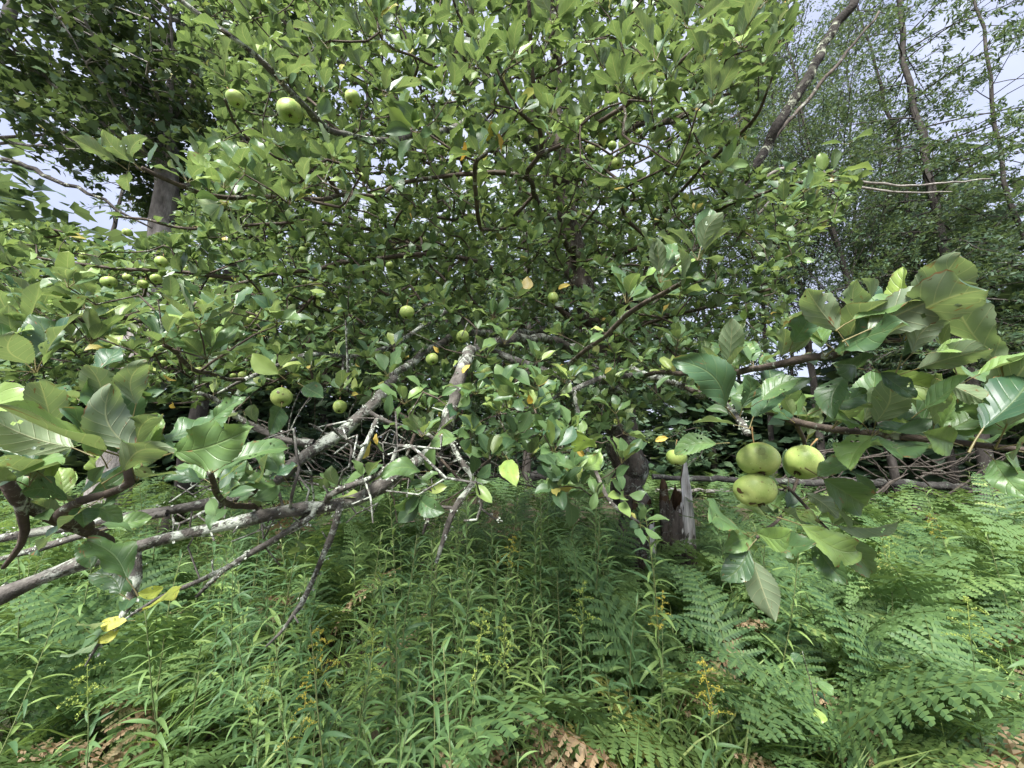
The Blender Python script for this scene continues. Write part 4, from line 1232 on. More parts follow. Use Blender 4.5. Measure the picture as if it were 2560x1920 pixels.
# goldenrod: stalk, lance leaves, flower plume
def lance_mesh(seed, rows=6, wd=.060):
    g_ = np.random.default_rng(seed)
    t = np.linspace(0, 1, rows + 1)
    w = wd * np.sin(math.pi * t ** .75) ** .8
    w[0] = .14 * wd; w[-1] = .02 * wd
    bend = g_.uniform(.5, 1.5)
    ang = bend * t ** 1.1
    yy = np.concatenate([[0], np.cumsum(np.cos(ang))[:-1]]) / rows
    zz = np.concatenate([[0], np.cumsum(-np.sin(ang))[:-1]]) / rows
    tw = g_.normal(0, .5)
    V, A = [], []
    for i_ in range(rows + 1):
        for u in (-1, 0, 1):
            x = u * w[i_]
            z = abs(x) * .45
            a = tw * t[i_]
            V.append((x * math.cos(a) - z * math.sin(a), yy[i_], zz[i_] + x * math.sin(a) + z * math.cos(a)))
            A.append((u, t[i_], 0))
    i_ = np.arange(rows)[:, None] * 3 + np.arange(2)[None]
    return np.array(V), [np.stack([i_, i_ + 1, i_ + 4, i_ + 3], -1).reshape(-1, 4)], np.array(A)


LANCE = [lance_mesh(500 + k) for k in range(6)]
ME_LANCE = [mk_mesh("leaf", v, f, M_ROD, a) for v, f, a in LANCE]


def rod_variant(seed, H, flower):
    """returns stalk pool, list of leaf placements, plume pool"""
    g_ = np.random.default_rng(seed)
    n = 16
    t = np.linspace(0, 1, n)
    bx, by = g_.normal(0, .07, 2)
    pts = np.stack([bx * t ** 2 * H + .006 * np.sin(9 * t + bx * 50), by * t ** 2 * H, t * H], 1)
    stalk = Pool()
    stalk.add(*tube(pts, np.linspace(.0034, .0012, n), 5))
    leaves = []
    m = int(H * 56)
    for k in range(m):
        f = .18 + .80 * k / (m - 1)
        q = f * (n - 1); i0 = min(int(q), n - 2)
        p = pts[i0] + (pts[i0 + 1] - pts[i0]) * (q - i0)
        az = k * 2.399 + g_.normal(0, .25)
        el = R(g_.uniform(5, 40) + 35 * max(0, f - .8) / .2)
        ln = (.112 if f < .75 else .112 - .062 * (f - .75) / .25) * g_.uniform(.75, 1.15) * (1 if f > .3 else .8)
        d_ = np.array([math.cos(az) * math.cos(el), math.sin(az) * math.cos(el), math.sin(el)])
        leaves.append((p, d_, ln, int(g_.integers(0, len(LANCE)))))
    plume = None
    if flower:
        plume = Pool()
        Pp, Dd, Ss = [], [], []
        tip = pts[-1]
        nb = 11
        for b_ in range(nb):
            f = b_ / (nb - 1)
            az = b_ * 2.4 + g_.normal(0, .3)
            ln = .085 * (1 - .7 * f) * g_.uniform(.7, 1.2)
            base = tip + np.array([0, 0, -.06 + .17 * f])
            tt = np.linspace(0, 1, 6)
            out_ = np.array([math.cos(az), math.sin(az), 0])
            bp_ = base + np.outer(tt * ln, out_) + np.outer(ln * (.55 * tt - .55 * tt ** 2.2), [0, 0, 1.0])
            V, Fs, A = tube(bp_, np.linspace(.0012, .0006, 6), 3, cap=False)
            A[:, 1] = -.5
            plume.add(V, Fs, A)
            for q in range(24):
                ff = .2 + .8 * q / 23
                i0 = min(int(ff * 5), 4)
                Pp.append(bp_[i0] + (bp_[i0 + 1] - bp_[i0]) * (ff * 5 - i0) + g_.normal(0, .0025, 3)); Dd.append(nrm(g_.normal(0, .6, 3) + [0, 0, 1])); Ss.append(g_.uniform(.0045, .008))
        for q in range(14):
            Pp.append(tip + np.array([0, 0, -.06 + .2 * q / 14]) + g_.normal(0, .004, 3)); Dd.append(nrm(g_.normal(0, .6, 3) + [0, 0, 1])); Ss.append(g_.uniform(.0045, .008))
        plume.add(*tube(np.array([tip - [0, 0, .02], tip + [0, 0, .12]]), [.0012, .0006], 3)[:2])
        V0 = np.array([[0, 0, 0], [.35, .5, .1], [0, 1, 0], [-.35, .5, .1], [0, .5, .35]])
        F0 = [np.array([[0, 1, 4], [1, 2, 4], [2, 3, 4], [3, 0, 4]])]
        A0 = np.array([[0, 0, 0], [1, .5, 0], [0, 1, 0], [-1, .5, 0], [0, .5, 0.]])
        plume.add(*instances(V0, F0, A0, frames(np.array(Dd), g_.normal(0, 1, (len(Dd), 3))), np.array(Pp), np.array(Ss), g_.random(len(Pp))))
    return stalk, leaves, plume


def leaf_frames(leaves, g_):
    D_ = np.array([l[1] for l in leaves])
    return frames(D_, np.array([0, 0, 1.0]) + g_.normal(0, .25, (len(D_), 3)))


RODS = []
for k, (H, fl) in enumerate([(.95, 0), (.85, 0), (1.02, 0), (.9, 0), (.78, 0), (.98, 1), (.92, 1), (.88, 2), (.95, 2)]):
    stalk, leaves, plume = rod_variant(600 + k, H, fl)
    g_ = np.random.default_rng(650 + k)
    fm = leaf_frames(leaves, g_)
    pool = Pool()
    for j, (p, d_, ln, v) in enumerate(leaves):
        V, Fs, A = LANCE[v]
        pool.add(*instances(V, Fs, A, fm[j:j + 1], np.array([p]), np.array([ln]), np.array([g_.uniform(0, .3)])))
    RODS.append(dict(H=H, stalk=stalk.mesh("stalk", M_STALK), fol=pool.mesh("foliage", M_ROD), leaves=leaves, fm=fm,
                     plume=None if plume is None else plume.mesh("plume", M_FLOWER if fl == 1 else M_BUD), data=pool.data(), sdata=stalk.data()))


def rod_plant(x, y, v, sc, rz, label, group=None, detail=False):
    r = RODS[v]
    o = bpy.data.objects.new("goldenrod", None)
    COL.objects.link(o)
    o.location = (x, y, ground_z(x, y) - .01)
    o.rotation_euler = (random.uniform(-.16, .16), random.uniform(-.16, .16), rz)
    o.scale = (sc, sc, sc)
    obj("stalk", r["stalk"], o)
    if detail:
        for j, (p, d_, ln, vv) in enumerate(r["leaves"]):
            M4 = Matrix.Identity(4)
            for a in range(3):
                for b_ in range(3): M4[a][b_] = r["fm"][j][a][b_] * ln
                M4[a][3] = p[a]
            obj("leaf", ME_LANCE[vv], o, mat=M4)
    else:
        obj("foliage", r["fol"], o)
    if r["plume"] is not None: obj("plume", r["plume"], o)
    tag(o, label, "goldenrod", group)
    return o


placed = []


def zone(x, y):
    a = x / y
    col = "at the far left" if a < -.75 else "left of centre" if a < -.25 else "in the centre" if a < .25 else "right of centre" if a < .75 else "at the far right"
    row = "nearest row" if y < 1.35 else "second row" if y < 2.1 else "middle distance" if y < 3.2 else "back, near the trunks"
    return row, col




def free(x, y, dmin):
    return all((x - a) ** 2 + (y - b_) ** 2 > dmin * dmin for a, b_ in placed)


# flowering goldenrods at their places (top of plume at a photograph pixel)
for x, y, v, hz, lab in [
    (945, 1530, 5, .95, "goldenrod with small bright yellow head, left of the tall green plume"),
    (1110, 1545, 7, 1.0, "tall goldenrod with large greenish yellow plume in the centre foreground"),
    (893, 1530, 8, .98, "goldenrod with narrow pale green plume, left of the bright yellow head"),
    (1430, 1440, 7, .98, "goldenrod with green plume standing between centre and broken trunk"),
    (1615, 1515, 5, .9, "goldenrod with arching yellow plume just below the broken trunk"),
    (690, 1775, 6, .80, "goldenrod with small yellow head at lower left of centre"),
    (215, 1835, 5, .80, "goldenrod with yellow head at the bottom left edge"),
    (590, 1655, 8, .88, "goldenrod with pale plume above lower left ferns"),
    (345, 1605, 8, .95, "goldenrod with faint yellow plume left, under the yellow hanging leaves"),
    (1820, 1610, 5, .9, "goldenrod with drooping yellow plume among right-hand ferns"),
    (2380, 1470, 7, 1.0, "goldenrod with pale green plume among the far right ferns"),
    (1215, 1350, 6, 1.0, "distant goldenrod with dull yellow plume behind the hanging dead twigs"),
    (2330, 1290, 5, 1.0, "goldenrod with orange yellow heads in front of brush pile"),
    (2190, 1350, 8, 1.0, "goldenrod with light green plume beside the yellow fern"),
    (1270, 1535, 8, .92, "slim goldenrod with narrow green tip right of the large plume"),
]:
    p = at_height(x, y, hz)
    placed.append((p[0], p[1]))
    rod_plant(p[0], p[1], v, hz / (RODS[v]["H"] + .1), random.uniform(0, 6), lab, detail=p[1] < 1.7)
# brown and yellow ferns at their places
for x, y, nf, sc, hz, mset, lab, ln in [
    (1400, 1720, 1, .95, .55, 0, "brown withered fern frond rising in the lower centre", 3.3),
    (1455, 1790, 1, .9, .45, 0, "withered tan fern frond just right of the rising brown one", 2.7),
    (2110, 1770, 2, .95, .5, 0, "pinkish brown fern frond lying across the green ferns at lower right", 4.4),
    (1590, 1870, 2, .85, .4, 0, "tan fern clump at the bottom edge right of centre", 3.0),
    (1740, 1850, 2, .85, .42, 0, "pale brown fern clump at the bottom edge below the broken trunk", 3.6),
    (1690, 1500, 1, .85, .75, 0, "yellow brown upright fern frond in front of broken trunk", 3.1),
    (480, 1570, 1, .8, .62, 0, "dry brown fern frond at left, below the hanging yellow leaves", 2.5),
    (690, 1660, 1, .8, .55, 0, "brown tipped fern frond right of the long hanging twig", 2.9),
    (1520, 1620, 2, .8, .5, 0, "red brown dead fern in the shade left of broken trunk", 3.3),
    (290, 1880, 2, .8, .4, 0, "dry tan fern in the bottom left corner area", 3.2),
    (940, 1400, 1, .8, .6, 0, "small brown fern frond behind the hanging twigs", 3.1),
    (2255, 1370, 2, .8, .85, 1, "bright yellow fern at the right near the brush pile", 3.1),
    (1700, 1620, 1, .8, .65, 1, "yellow fern frond under the arching goldenrod", 2.6),
    (2560, 1500, 2, .9, .7, 0, "orange brown fern at the right edge of the ferns", 3.1),
]:
    p = at_height(x, y, hz)
    placed.append((p[0], p[1]))
    p = at_height(x, y, min(.76, hz + .24)); sc *= 1.08
    placed += [(p[0] + a_ * .07, p[1] * f_ + .0) for a_ in (-2, -1, 0, 1, 2) for f_ in (.74, .82, .90, 1.0)]
    fern_plant(p[0], p[1], nf + 1, sc, ME_FROND_BR if mset == 0 else ME_FROND_YE, lab, lean=-1.5 if x == 2110 else random.choice([1.2, -1.2, .7, -.7]))

# common plants
fern_xy, rod_xy, far = [], [], []
tries = 0
while len(fern_xy) + len(rod_xy) < 540 and tries < 40000:
    tries += 1
    y = math.sqrt(random.uniform(.72 ** 2, 4.6 ** 2))
    a = random.uniform(-1.45, 1.45)
    x = a * y
    if not free(x, y, .075 + .026 * y): continue
    if (len(fern_xy) > 285): break
    if math.hypot(x - sb[0], y - sb[1]) < .34: continue
    if y > 1.9 and y < sb[1] and abs(x / y - sb[0] / sb[1]) < .115 and random.random() < .88: continue
    z = hnoise(x * 1.7 + 4, y * 1.7)
    pf = .42 + .35 * z
    if a > .25: pf += .35
    if -.75 < a < .32 and y < 2.7: pf -= .6
    if y > 3: pf += .15
    placed.append((x, y))
    (fern_xy if random.random() < pf else rod_xy).append((x, y))
t2 = 0
n0 = len(rod_xy)
while len(rod_xy) < min(285, n0 + 75) and t2 < 20000:
    t2 += 1
    y = random.uniform(.85, 2.3); x = random.uniform(-.85, .38) * y
    if not free(x, y, .065 + .012 * y): continue
    placed.append((x, y)); rod_xy.append((x, y))
print("ferns", len(fern_xy), "goldenrods", len(rod_xy))
for x, y in fern_xy:
    fern_plant(x, y, 4 if y > 3 else random.choice([4, 5, 6]), random.uniform(.7, 1.2) * (.62 if y < 1.2 else .82 if y < 1.6 else 1.2), ME_FROND, "green fern with finely divided fronds, %s of undergrowth, %s" % zone(x, y), "green ferns, %s %s" % zone(x, y))
rod_sorted = sorted(rod_xy, key=lambda q: q[1])
for k, (x, y) in enumerate(rod_sorted):
    rod_plant(x, y, random.choice([0, 1, 2, 3, 4]), random.uniform(.74, 1.12) * (.86 if y < 1.0 else 1.18 if y > 1.6 else 1.02), random.uniform(0, 6.28), "leafy goldenrod without flowers, %s of undergrowth, %s" % zone(x, y), "leafy goldenrods, %s %s" % zone(x, y), detail=k < 10)

# plants farther back, too many to tell apart
pool = Pool()
lo = [p.data() for p in FROND_LO]
N = 820
ys = np.sqrt(rng.uniform(4.4 ** 2, 12 ** 2, N)); xs = rng.uniform(-1.5, 1.5, N) * ys
for k in range(4):
    sel = np.where(np.arange(N) % 4 == k)[0]
    for rep in range(2):
        az = rng.uniform(0, 6.28, len(sel)); sc_ = rng.uniform(.85, 1.4, len(sel))
        Rm = np.zeros((len(sel), 3, 3)); Rm[:, 0, 0] = np.cos(az); Rm[:, 0, 1] = -np.sin(az); Rm[:, 1, 0] = np.sin(az); Rm[:, 1, 1] = np.cos(az); Rm[:, 2, 2] = 1
        T = np.stack([xs[sel], ys[sel], [ground_z(a, b_) for a, b_ in zip(xs[sel], ys[sel])]], 1)
        V, Fs, A = lo[k]
        pool.add(*instances(V, Fs, A, Rm, T, sc_, rng.random(len(sel))))
tag(obj("distant_ferns", pool.mesh("distant_ferns", M_FERN, False)), "mass of green ferns covering the ground under the far trees", "ferns", kind="stuff")

# low leafy ground cover and grass
pool = Pool()
V, Fs, A = leaf_mesh(900, 2, 2, False, 0)
N = 12000
ys = rng.uniform(.7, 6.0, N); xs = rng.uniform(-1.5, 1.5, N) * ys
az = rng.uniform(0, 6.28, N)
D_ = np.stack([np.cos(az), np.sin(az), rng.uniform(-.3, .5, N)], 1)
pool.add(*instances(V, Fs, A, frames(D_, np.array([0, 0, 1.0]) + rng.normal(0, .35, (N, 3))), np.stack([xs, ys, rng.uniform(.02, .38, N)], 1), rng.uniform(.035, .10, N), rng.random(N)))
tag(obj("ground_cover", pool.mesh("ground_cover", M_COVER)), "low broad leaves filling the gaps between ferns and goldenrods", "ground cover", kind="stuff")
pool = Pool()
N = 9000
cx_ = np.sqrt(rng.uniform(.8 ** 2, 5.5 ** 2, 300)); ca_ = np.where(rng.random(300) < .68, rng.uniform(.40, 1.5, 300), rng.uniform(-1.5, .45, 300))
ci_ = rng.integers(0, 300, N)
ys = cx_[ci_] + rng.normal(0, .07, N); xs = cx_[ci_] * ca_[ci_] + rng.normal(0, .07, N)
V, Fs, A = lance_mesh(950, 4, .0075)
az = rng.uniform(0, 6.28, N)
D_ = np.stack([np.cos(az) * .5, np.sin(az) * .5, rng.uniform(.6, 1.4, N)], 1)
pool.add(*instances(V, Fs, A, frames(D_, np.stack([-np.cos(az), -np.sin(az), np.full(N, .6)], 1)), np.stack([xs, ys, np.full(N, .0)], 1), rng.uniform(.35, .80, N), rng.random(N)))
tag(obj("grass", pool.mesh("grass", M_GRASS)), "long thin grass blades between the ferns", "grass", kind="stuff")

# sapling with round leaves at the lower right
sp = bpy.data.objects.new("sapling", None); COL.objects.link(sp)
p0 = at_height(2060, 1690, .62)
sp.location = (p0[0], p0[1], 0)
tag(sp, "small sapling with rounded light green leaves among the right-hand ferns", "sapling")
pts = spline([(0, 0, 0, .003), (-.02, .02, .3, .0026), (-.05, 0, .55, .002), (-.09, -.02, .72, .001)], .03)
V, Fs, A = tube(pts[:, :3], pts[:, 3], 5)
obj("stem", mk_mesh("stem", V, Fs, M_TWIG, A), sp)
RV = [leaf_mesh(930 + k, 10, 4, True, .5, width=.43, fold=.15, bend=.4) for k in range(3)]
RME = [mk_mesh("leaf", v, f, M_LEAF_NEAR, a) for v, f, a in RV]
for k in range(13):
    f = .45 + .55 * k / 12
    p = pts[int(f * (len(pts) - 1)), :3]
    az = k * 2.4
    fr = frames(np.array([[math.cos(az), math.sin(az), -.2]]), np.array([[0, -.5, 1.0]]))[0]
    s_ = random.uniform(.045, .06)
    M4 = Matrix.Identity(4)
    for a in range(3):
        for b_ in range(3): M4[a][b_] = fr[a][b_] * s_
        M4[a][3] = p[a]
    obj("leaf", RME[k % 3], sp, mat=M4)

# rotting log between the goldenrods at the bottom
lc = at_height(1270, 1835, .12)
V, Fs, A = lump_tube([[lc[0] - .20, lc[1] + .02, .07, .02], [lc[0] - .19, lc[1] + .02, .075, .07], [lc[0] - .05, lc[1], .08, .085], [lc[0] + .12, lc[1] - .02, .075, .075], [lc[0] + .3, lc[1] - .05, .06, .05], [lc[0] + .31, lc[1] - .05, .06, .01]], 24, .2, 77)
lg = obj("rotting_log", mk_mesh("rotting_log", V - np.array([lc[0], lc[1], 0]), Fs, M_LOG, A), loc=(lc[0], lc[1], 0))
tag(lg, "short rotting log lying between goldenrods at the bottom centre", "log")

# ------------------------------------------------------------------ forest behind
M_MAPLE = leaf_material("maple_leaf", [(0, (.030, .068, .028)), (.5, (.045, .092, .034)), (.88, (.075, .13, .042)), (.96, (.20, .22, .06)), (1, (.36, .28, .08))], (.06, .10, .05), .2, .5, spec=.3)
M_HEMLOCK = leaf_material("hemlock_spray", [(0, (.036, .080, .040)), (.6, (.055, .108, .050)), (1, (.09, .145, .06))], (.08, .12, .08), .28, .5, spec=.3)
M_BIRCH = leaf_material("birch_leaf", [(0, (.034, .072, .044)), (.6, (.050, .098, .055)), (1, (.08, .13, .065))], (.08, .12, .085), .28, .5, spec=.3)
M_FAR = M_HEMLOCK
KITE_V = np.array([[0, 0, 0], [.30, .45, .03], [0, 1, -.04], [-.30, .45, .03]])
KITE_A = np.array([[0, 0, 0], [1, .45, 0], [0, 1, 0], [-1, .45, 0.]])
KITE_F = [np.array([[0, 1, 2, 3]])]
MAPLE_V = np.array([[0, 0, 0], [.34, .12, .02], [.52, .42, 0], [.25, .50, .04], [0, 1, -.05], [-.25, .50, .04], [-.52, .42, 0], [-.34, .12, .02]])
MAPLE_A = np.stack([np.sign(MAPLE_V[:, 0]), MAPLE_V[:, 1], MAPLE_V[:, 0] * 0], 1)
MAPLE_F = [np.array([[0, 1, 2, 3], [0, 3, 4, 5], [0, 5, 6, 7]])]


def forest_tree(name, label, base, lean, H, r0, kind, nbr, z0, blen, leaf, per, seed, bark, mat, slope=(10, 45), sector=None, group=None, zmax=None):
    g_ = np.random.default_rng(seed)
    o = bpy.data.objects.new(name, None); COL.objects.link(o)
    bx, by = base
    gz = ground_z(bx, by)
    o.location = (bx, by, gz)
    n = 26
    t = np.linspace(0, 1, n)
    wob = np.cumsum(g_.normal(0, .035, (n, 2)), 0)
    pts = np.stack([lean[0] * t + wob[:, 0], lean[1] * t + wob[:, 1], t * H - .1], 1)
    rad = r0 * (1 - .82 * t) * (1 + .35 * np.exp(-t * 30))
    V, Fs, A = tube(pts, rad, 14, .05, seed=seed)
    tr = obj("trunk", mk_mesh("trunk", V, Fs, bark, A), o)
    bp_ = Pool()
    LPp, LDd, LSs = [], [], []
    for b_ in range(nbr):
        f = z0 + (1 - z0) * ((b_ + g_.random()) / nbr)
        zz = f * H
        q = f * (n - 1); i0 = min(int(q), n - 2)
        p = pts[i0] + (pts[i0 + 1] - pts[i0]) * (q - i0)
        az = g_.uniform(0, 6.28) if sector is None else g_.uniform(*sector)
        el = R(g_.uniform(*slope))
        ln = blen * g_.uniform(.55, 1.15) * (1.05 - .75 * max(0, (f - z0)) / (1 - z0))
        d_ = np.array([math.cos(az) * math.cos(el), math.sin(az) * math.cos(el), math.sin(el)])
        m = 9
        tt = np.linspace(0, 1, m)
        bend = -.22 if kind == 'hemlock' else .12
        bpts = p + np.outer(tt * ln, d_) + np.outer(bend * ln * tt ** 2, [0, 0, 1.0]) + np.cumsum(g_.normal(0, .02 * ln, (m, 3)), 0) * tt[:, None]
        br = max(.006, r0 * .22 * (1 - f * .6))
        bp_.add(*tube(bpts, np.linspace(br, .003, m), 5))
        side = nrm(np.cross(d_, [0, 0, 1.0]))
        nt_ = max(4, int(ln * 5))
        for k in range(nt_):
            ff = .22 + .78 * (k + g_.random()) / nt_
            q = ff * (m - 1); i1 = min(int(q), m - 2)
            sp0 = bpts[i1] + (bpts[i1 + 1] - bpts[i1]) * (q - i1)
            sd = side * g_.choice([-1, 1]) + d_ * g_.uniform(.2, .9) + g_.normal(0, .25, 3)
            if kind != 'hemlock': sd += np.array([0, 0, g_.uniform(-.3, .7)])
            sd = nrm(sd)
            sl = ln * g_.uniform(.18, .42) * (1.15 - .6 * ff)
            bp_.add(*tube(np.array([sp0, sp0 + sd * sl]), [br * .35, .0018], 3, cap=False))
            nlf = max(3, int(per * sl))
            for _ in range(nlf):
                fq = g_.random() ** .7
                pos = sp0 + sd * sl * fq + g_.normal(0, .035 if kind == 'hemlock' else .07, 3) * np.array([1, 1, .45 if kind == 'hemlock' else 1])
                dl = nrm(sd + g_.normal(0, .7, 3) + np.array([0, 0, -.15 if kind == 'hemlock' else -.35]))
                LPp.append(pos); LDd.append(dl); LSs.append(leaf * g_.uniform(.6, 1.25))
    tag(obj("branches", bp_.mesh("branches", bark), o), kind="stuff")
    N_ = len(LPp)
    fm = frames(np.array(LDd), np.array([0, 0, 1.0]) + g_.normal(0, .5, (N_, 3)))
    if kind != 'maple': fm[:, :, 0] *= .55 if kind == 'hemlock' else .75
    VV, AA, FFs = (MAPLE_V, MAPLE_A, MAPLE_F) if kind == 'maple' else (KITE_V, KITE_A, KITE_F)
    V, Fs, A = instances(VV, FFs, AA, fm, np.array(LPp), np.array(LSs), g_.random(N_))
    obj("crown", mk_mesh("crown", V, Fs, mat, A), o)
    tag(o, label, "tree", group)
    return N_


def gpt(px_, py_):
    q = at_height(px_, py_, 0.0); return (q[0], q[1])


tot = 0
# left maple pair
tot += forest_tree("maple_tree", "big maple with grey flaking trunk and dark crown at the left", (-6.1, 5.9), (.5, .2), 13, .25, 'maple', 80, .42, 3.2, .125, 38, 11, M_MAPLE_BARK, M_MAPLE, (-5, 45))
tot += forest_tree("maple_tree", "darker slim maple trunk just right of the big flaking maple", (-5.9, 6.9), (.9, .3), 12, .15, 'maple', 56, .44, 3.0, .12, 34, 12, M_FOREST_BARK, M_MAPLE, (-5, 45))
tot += forest_tree("maple_tree", "maple leaning in from the left edge with hanging dark leaf mass", (-8.9, 5.4), (1.0, -.4), 12, .17, 'maple', 54, .5, 2.8, .125, 36, 13, M_MAPLE_BARK, M_MAPLE, (-15, 35))
# right side
RT_ = [
    ("birch_tree", "slender leaning tree crossing in front of the fallen log at right", gpt(2290, 1318), (-.9, .4), 13, .07, 'birch', 84, .28, 3.4, .075, 52, 21, M_BIRCH, (25, 65)),
    ("hemlock_tree", "dark hemlock behind the apples at right, thin straight trunk", gpt(2400, 1290), (-.5, .3), 14, .075, 'hemlock', 70, .16, 2.2, .10, 66, 22, M_HEMLOCK, (-20, 25)),
    ("hemlock_tree", "thickest hemlock trunk rising behind the fallen log at right", gpt(2462, 1325), (.1, .2), 15, .105, 'hemlock', 96, .18, 2.8, .10, 66, 23, M_HEMLOCK, (-20, 25)),
    ("hemlock_tree", "hemlock at the far right edge of the clearing", gpt(2700, 1330), (.2, .2), 14, .06, 'hemlock', 84, .2, 2.6, .10, 66, 24, M_HEMLOCK, (-15, 30)),
    ("birch_tree", "grey barked tree standing right behind the three near apples", gpt(2065, 1275), (-.2, .3), 13, .085, 'birch', 84, .28, 3.4, .075, 52, 25, M_BIRCH, (25, 65)),
    ("birch_tree", "tall thin tree with upswept branches against the sky at upper right", gpt(2190, 1245), (.9, .2), 15, .065, 'birch', 90, .3, 3.6, .075, 52, 26, M_BIRCH, (30, 70)),
    ("birch_tree", "thin tree with ascending limbs behind the dead lichened limb", gpt(1930, 1250), (.5, .3), 15, .07, 'birch', 90, .28, 3.6, .075, 52, 27, M_BIRCH, (30, 70)),
    ("hemlock_tree", "small hemlock with drooping sprays between the far right trunks", gpt(2560, 1262), (0, .2), 10, .08, 'hemlock', 60, .08, 2.0, .10, 66, 28, M_HEMLOCK, (-25, 15)),
]
for nm, lab, base, lean, H, r0, kd, nb, z0, bl, lf, per, sd, mt, slp in RT_:
    tot += forest_tree(nm, lab, base, lean, H, r0, kd, nb, z0, bl, lf, per, sd, M_FOREST_BARK, mt, slp)
# behind the apple tree
mids = [(1322, 1236, .13), (1105, 1225, .07), (815, 1222, .09), (745, 1216, .10), (690, 1214, .09), (560, 1225, .1), (960, 1212, .08), (1450, 1220, .08), (1780, 1232, .09), (1240, 1200, .07), (420, 1230, .11), (170, 1240, .11), (1380, 1196, .06), (1180, 1190, .07), (880, 1190, .07), (1860, 1205, .08), (2000, 1200, .08), (2340, 1215, .08), (2130, 1228, .06), (2230, 1214, .055), (2480, 1222, .06), (2580, 1214, .06), (2420, 1206, .05), (1720, 1212, .06), (2660, 1230, .07), (2290, 1200, .05)]
for k, (x, y, r0) in enumerate(mids):
    tot += forest_tree("hemlock_tree", "straight thin dark trunk of the wood behind, %s" % ("beyond the left limbs" if x < 600 else "beyond the lichened limbs" if x < 1000 else "between the main limb and the apple trunk" if x < 1500 else "behind the broken trunk" if x < 2050 else "behind the brush pile"), gpt(x, y), (random.uniform(-.4, .4), .3), random.uniform(10, 14), r0, 'hemlock', 52, .12, 2.3, .17, 40, 60 + k, M_FOREST_BARK, M_HEMLOCK, (-25, 20), group="dim trunks %s" % ("far left" if x < 600 else "left" if x < 1000 else "centre" if x < 1500 else "right" if x < 2050 else "far right"))
print("forest leaves", tot)

# dense dark wood far behind
pool = Pool()
N = 95000
ang = rng.uniform(-1.05, 1.05, N); rr = rng.uniform(12, 30, N)
hmax = 5.5 + 2.5 * np.sin(ang * 7 + 1) + 1.5 * np.sin(ang * 17) + np.where((ang < .42) & (ang > -.55), 6.0, 0)
zz = rng.random(N) * np.maximum(hmax, 3)
xs, ys = rr * np.sin(ang), rr * np.cos(ang)
az = rng.uniform(0, 6.28, N)
D_ = np.stack([np.cos(az), np.sin(az), rng.uniform(-.6, .3, N)], 1)
pool.add(*instances(KITE_V, KITE_F, KITE_A, frames(D_, np.array([0, -.3, 1.0]) + rng.normal(0, .5, (N, 3))), np.stack([xs, ys, zz], 1), rng.uniform(.24, .56, N), rng.random(N)))
tag(obj("far_woods", pool.mesh("far_woods", M_HEMLOCK)), "dark mass of the wood beyond the nearest trunks", "woods", kind="stuff")

# fallen logs, brush and the dead limbs lying about at the right


def dead_wood(name, ctrl, label, mat, sides=10, rough=.1, group=None, seed=1, cat="log"):
    c = np.array([list(P(a, b_, dd)) + [r / 100] for a, b_, dd, r in ctrl])
    s_ = spline(c, .12)
    g_ = np.random.default_rng(seed)
    s_[1:-1, :3] += g_.normal(0, .012, (len(s_) - 2, 3))
    o0 = s_[0, :3].copy()
    V, Fs, A = tube(s_[:, :3] - o0, s_[:, 3], sides, rough, seed=seed)
    return tag(obj(name, mk_mesh(name, V, Fs, mat, A), loc=o0), label, cat, group)


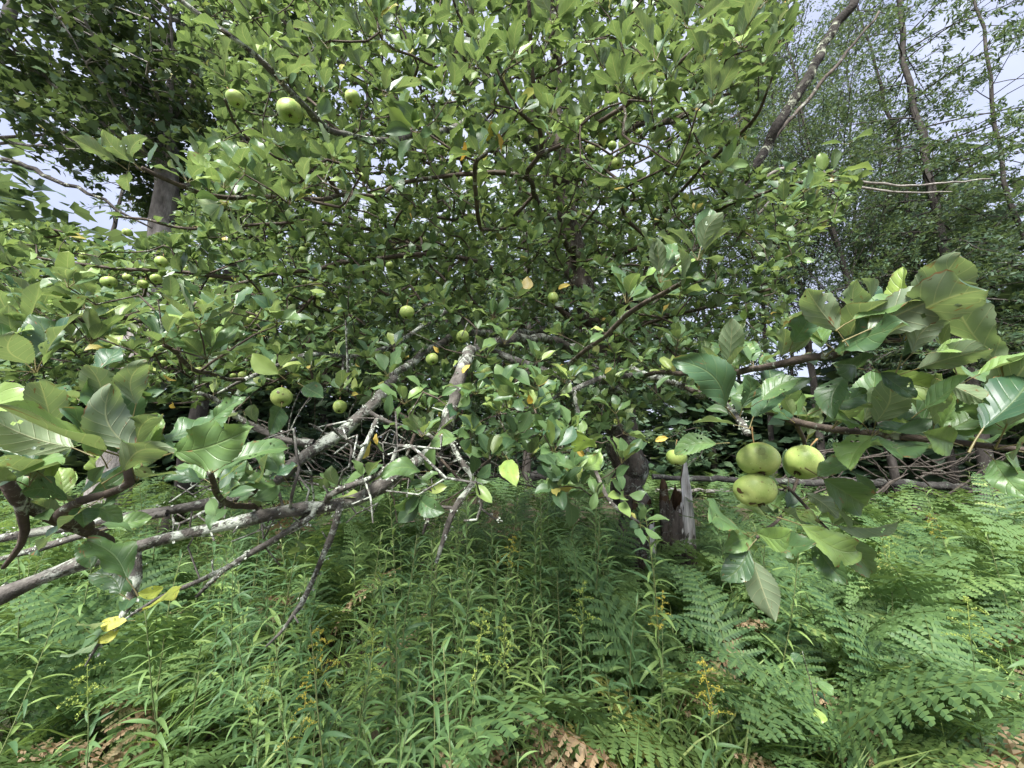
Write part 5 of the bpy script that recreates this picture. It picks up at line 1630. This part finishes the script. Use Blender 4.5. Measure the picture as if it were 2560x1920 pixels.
dead_wood("fallen_log", [(1630, 1192, 6.2, 4), (1760, 1197, 6.3, 4.5), (1900, 1204, 6.4, 5.5), (2150, 1206, 6.6, 6.5), (2350, 1215, 6.7, 7), (2560, 1240, 6.7, 7), (2700, 1250, 6.7, 7)], "long grey fallen log lying level across the trunks at right", M_LOG, 14, .08, seed=3)
dead_wood("fallen_log", [(1460, 1188, 5.0, 6), (1380, 1186, 5.2, 7), (1330, 1192, 5.3, 6)], "short lichened log end behind the centre leaves, left of broken trunk", M_DEAD, 12, .12, seed=4)
dead_wood("fallen_log", [(2180, 1260, 6.5, 6), (2300, 1285, 6.4, 8), (2450, 1330, 6.2, 9), (2620, 1380, 6.0, 9)], "dark brown log sloping down under the brush pile at right", M_ROT, 12, .1, seed=5)
dead_wood("fallen_log", [(1640, 1225, 6.8, 3), (1800, 1228, 6.8, 3.5), (1960, 1226, 6.9, 3)], "thin pale fallen pole behind the broken trunk", M_DEAD, 8, .08, seed=6)
for k in range(78):
    x0, y0 = random.uniform(1960, 2580), random.uniform(1120, 1330)
    L = random.uniform(70, 300)
    sl = random.choice([random.uniform(.1, .6), random.uniform(.2, .6), random.uniform(-.7, -.1), random.uniform(-1.6, 1.6)])
    L /= max(1, abs(sl) * 1.3)
    d0 = random.uniform(5.6, 7.4)
    dead_wood("dead_branch", [(x0 - L / 2, y0 - sl * L / 2, d0, random.uniform(.8, 2.4)), (x0, y0 + random.uniform(-12, 12), d0, 1.4), (x0 + L / 2, y0 + sl * L / 2, d0, .5)], "thin dead branch tangled in the brush pile at right", M_BRUSH, 6, .12, "dead branches of the brush pile", 100 + k, "branch")
for k in range(34):
    x0, y0 = random.uniform(560, 1480), random.uniform(1090, 1215)
    L = random.uniform(60, 240)
    sl = random.uniform(-.6, .6)
    d0 = random.uniform(4.2, 7)
    dead_wood("dead_branch", [(x0 - L / 2, y0 - sl * L / 2, d0, random.uniform(.6, 1.6)), (x0, y0 + random.uniform(-14, 14), d0, 1.0), (x0 + L / 2, y0 + sl * L / 2, d0, .4)], "thin dead branch in the dark wood under the apple crown", M_BRUSH, 5, .12, "dead branches under the crown", 200 + k, "branch")
# the arched bare limb at the left edge
dead_wood("bare_limb", [(-60, 400, 4.2, 2.6), (40, 405, 4.1, 2.5), (130, 450, 4.0, 2.2), (200, 475, 4.0, 1.9), (290, 520, 4.0, 1.5), (380, 570, 4.0, .9)], "arched bare limb reaching in from the left edge below the maple", M_SCAB, 10, .08, seed=8, cat="branch")

_t = 0
for _m in bpy.data.meshes: _t += sum(len(p.vertices) - 2 for p in _m.polygons) if len(_m.polygons) < 1 else len(_m.loops) - 2 * len(_m.polygons)
print("TRIS", _t)
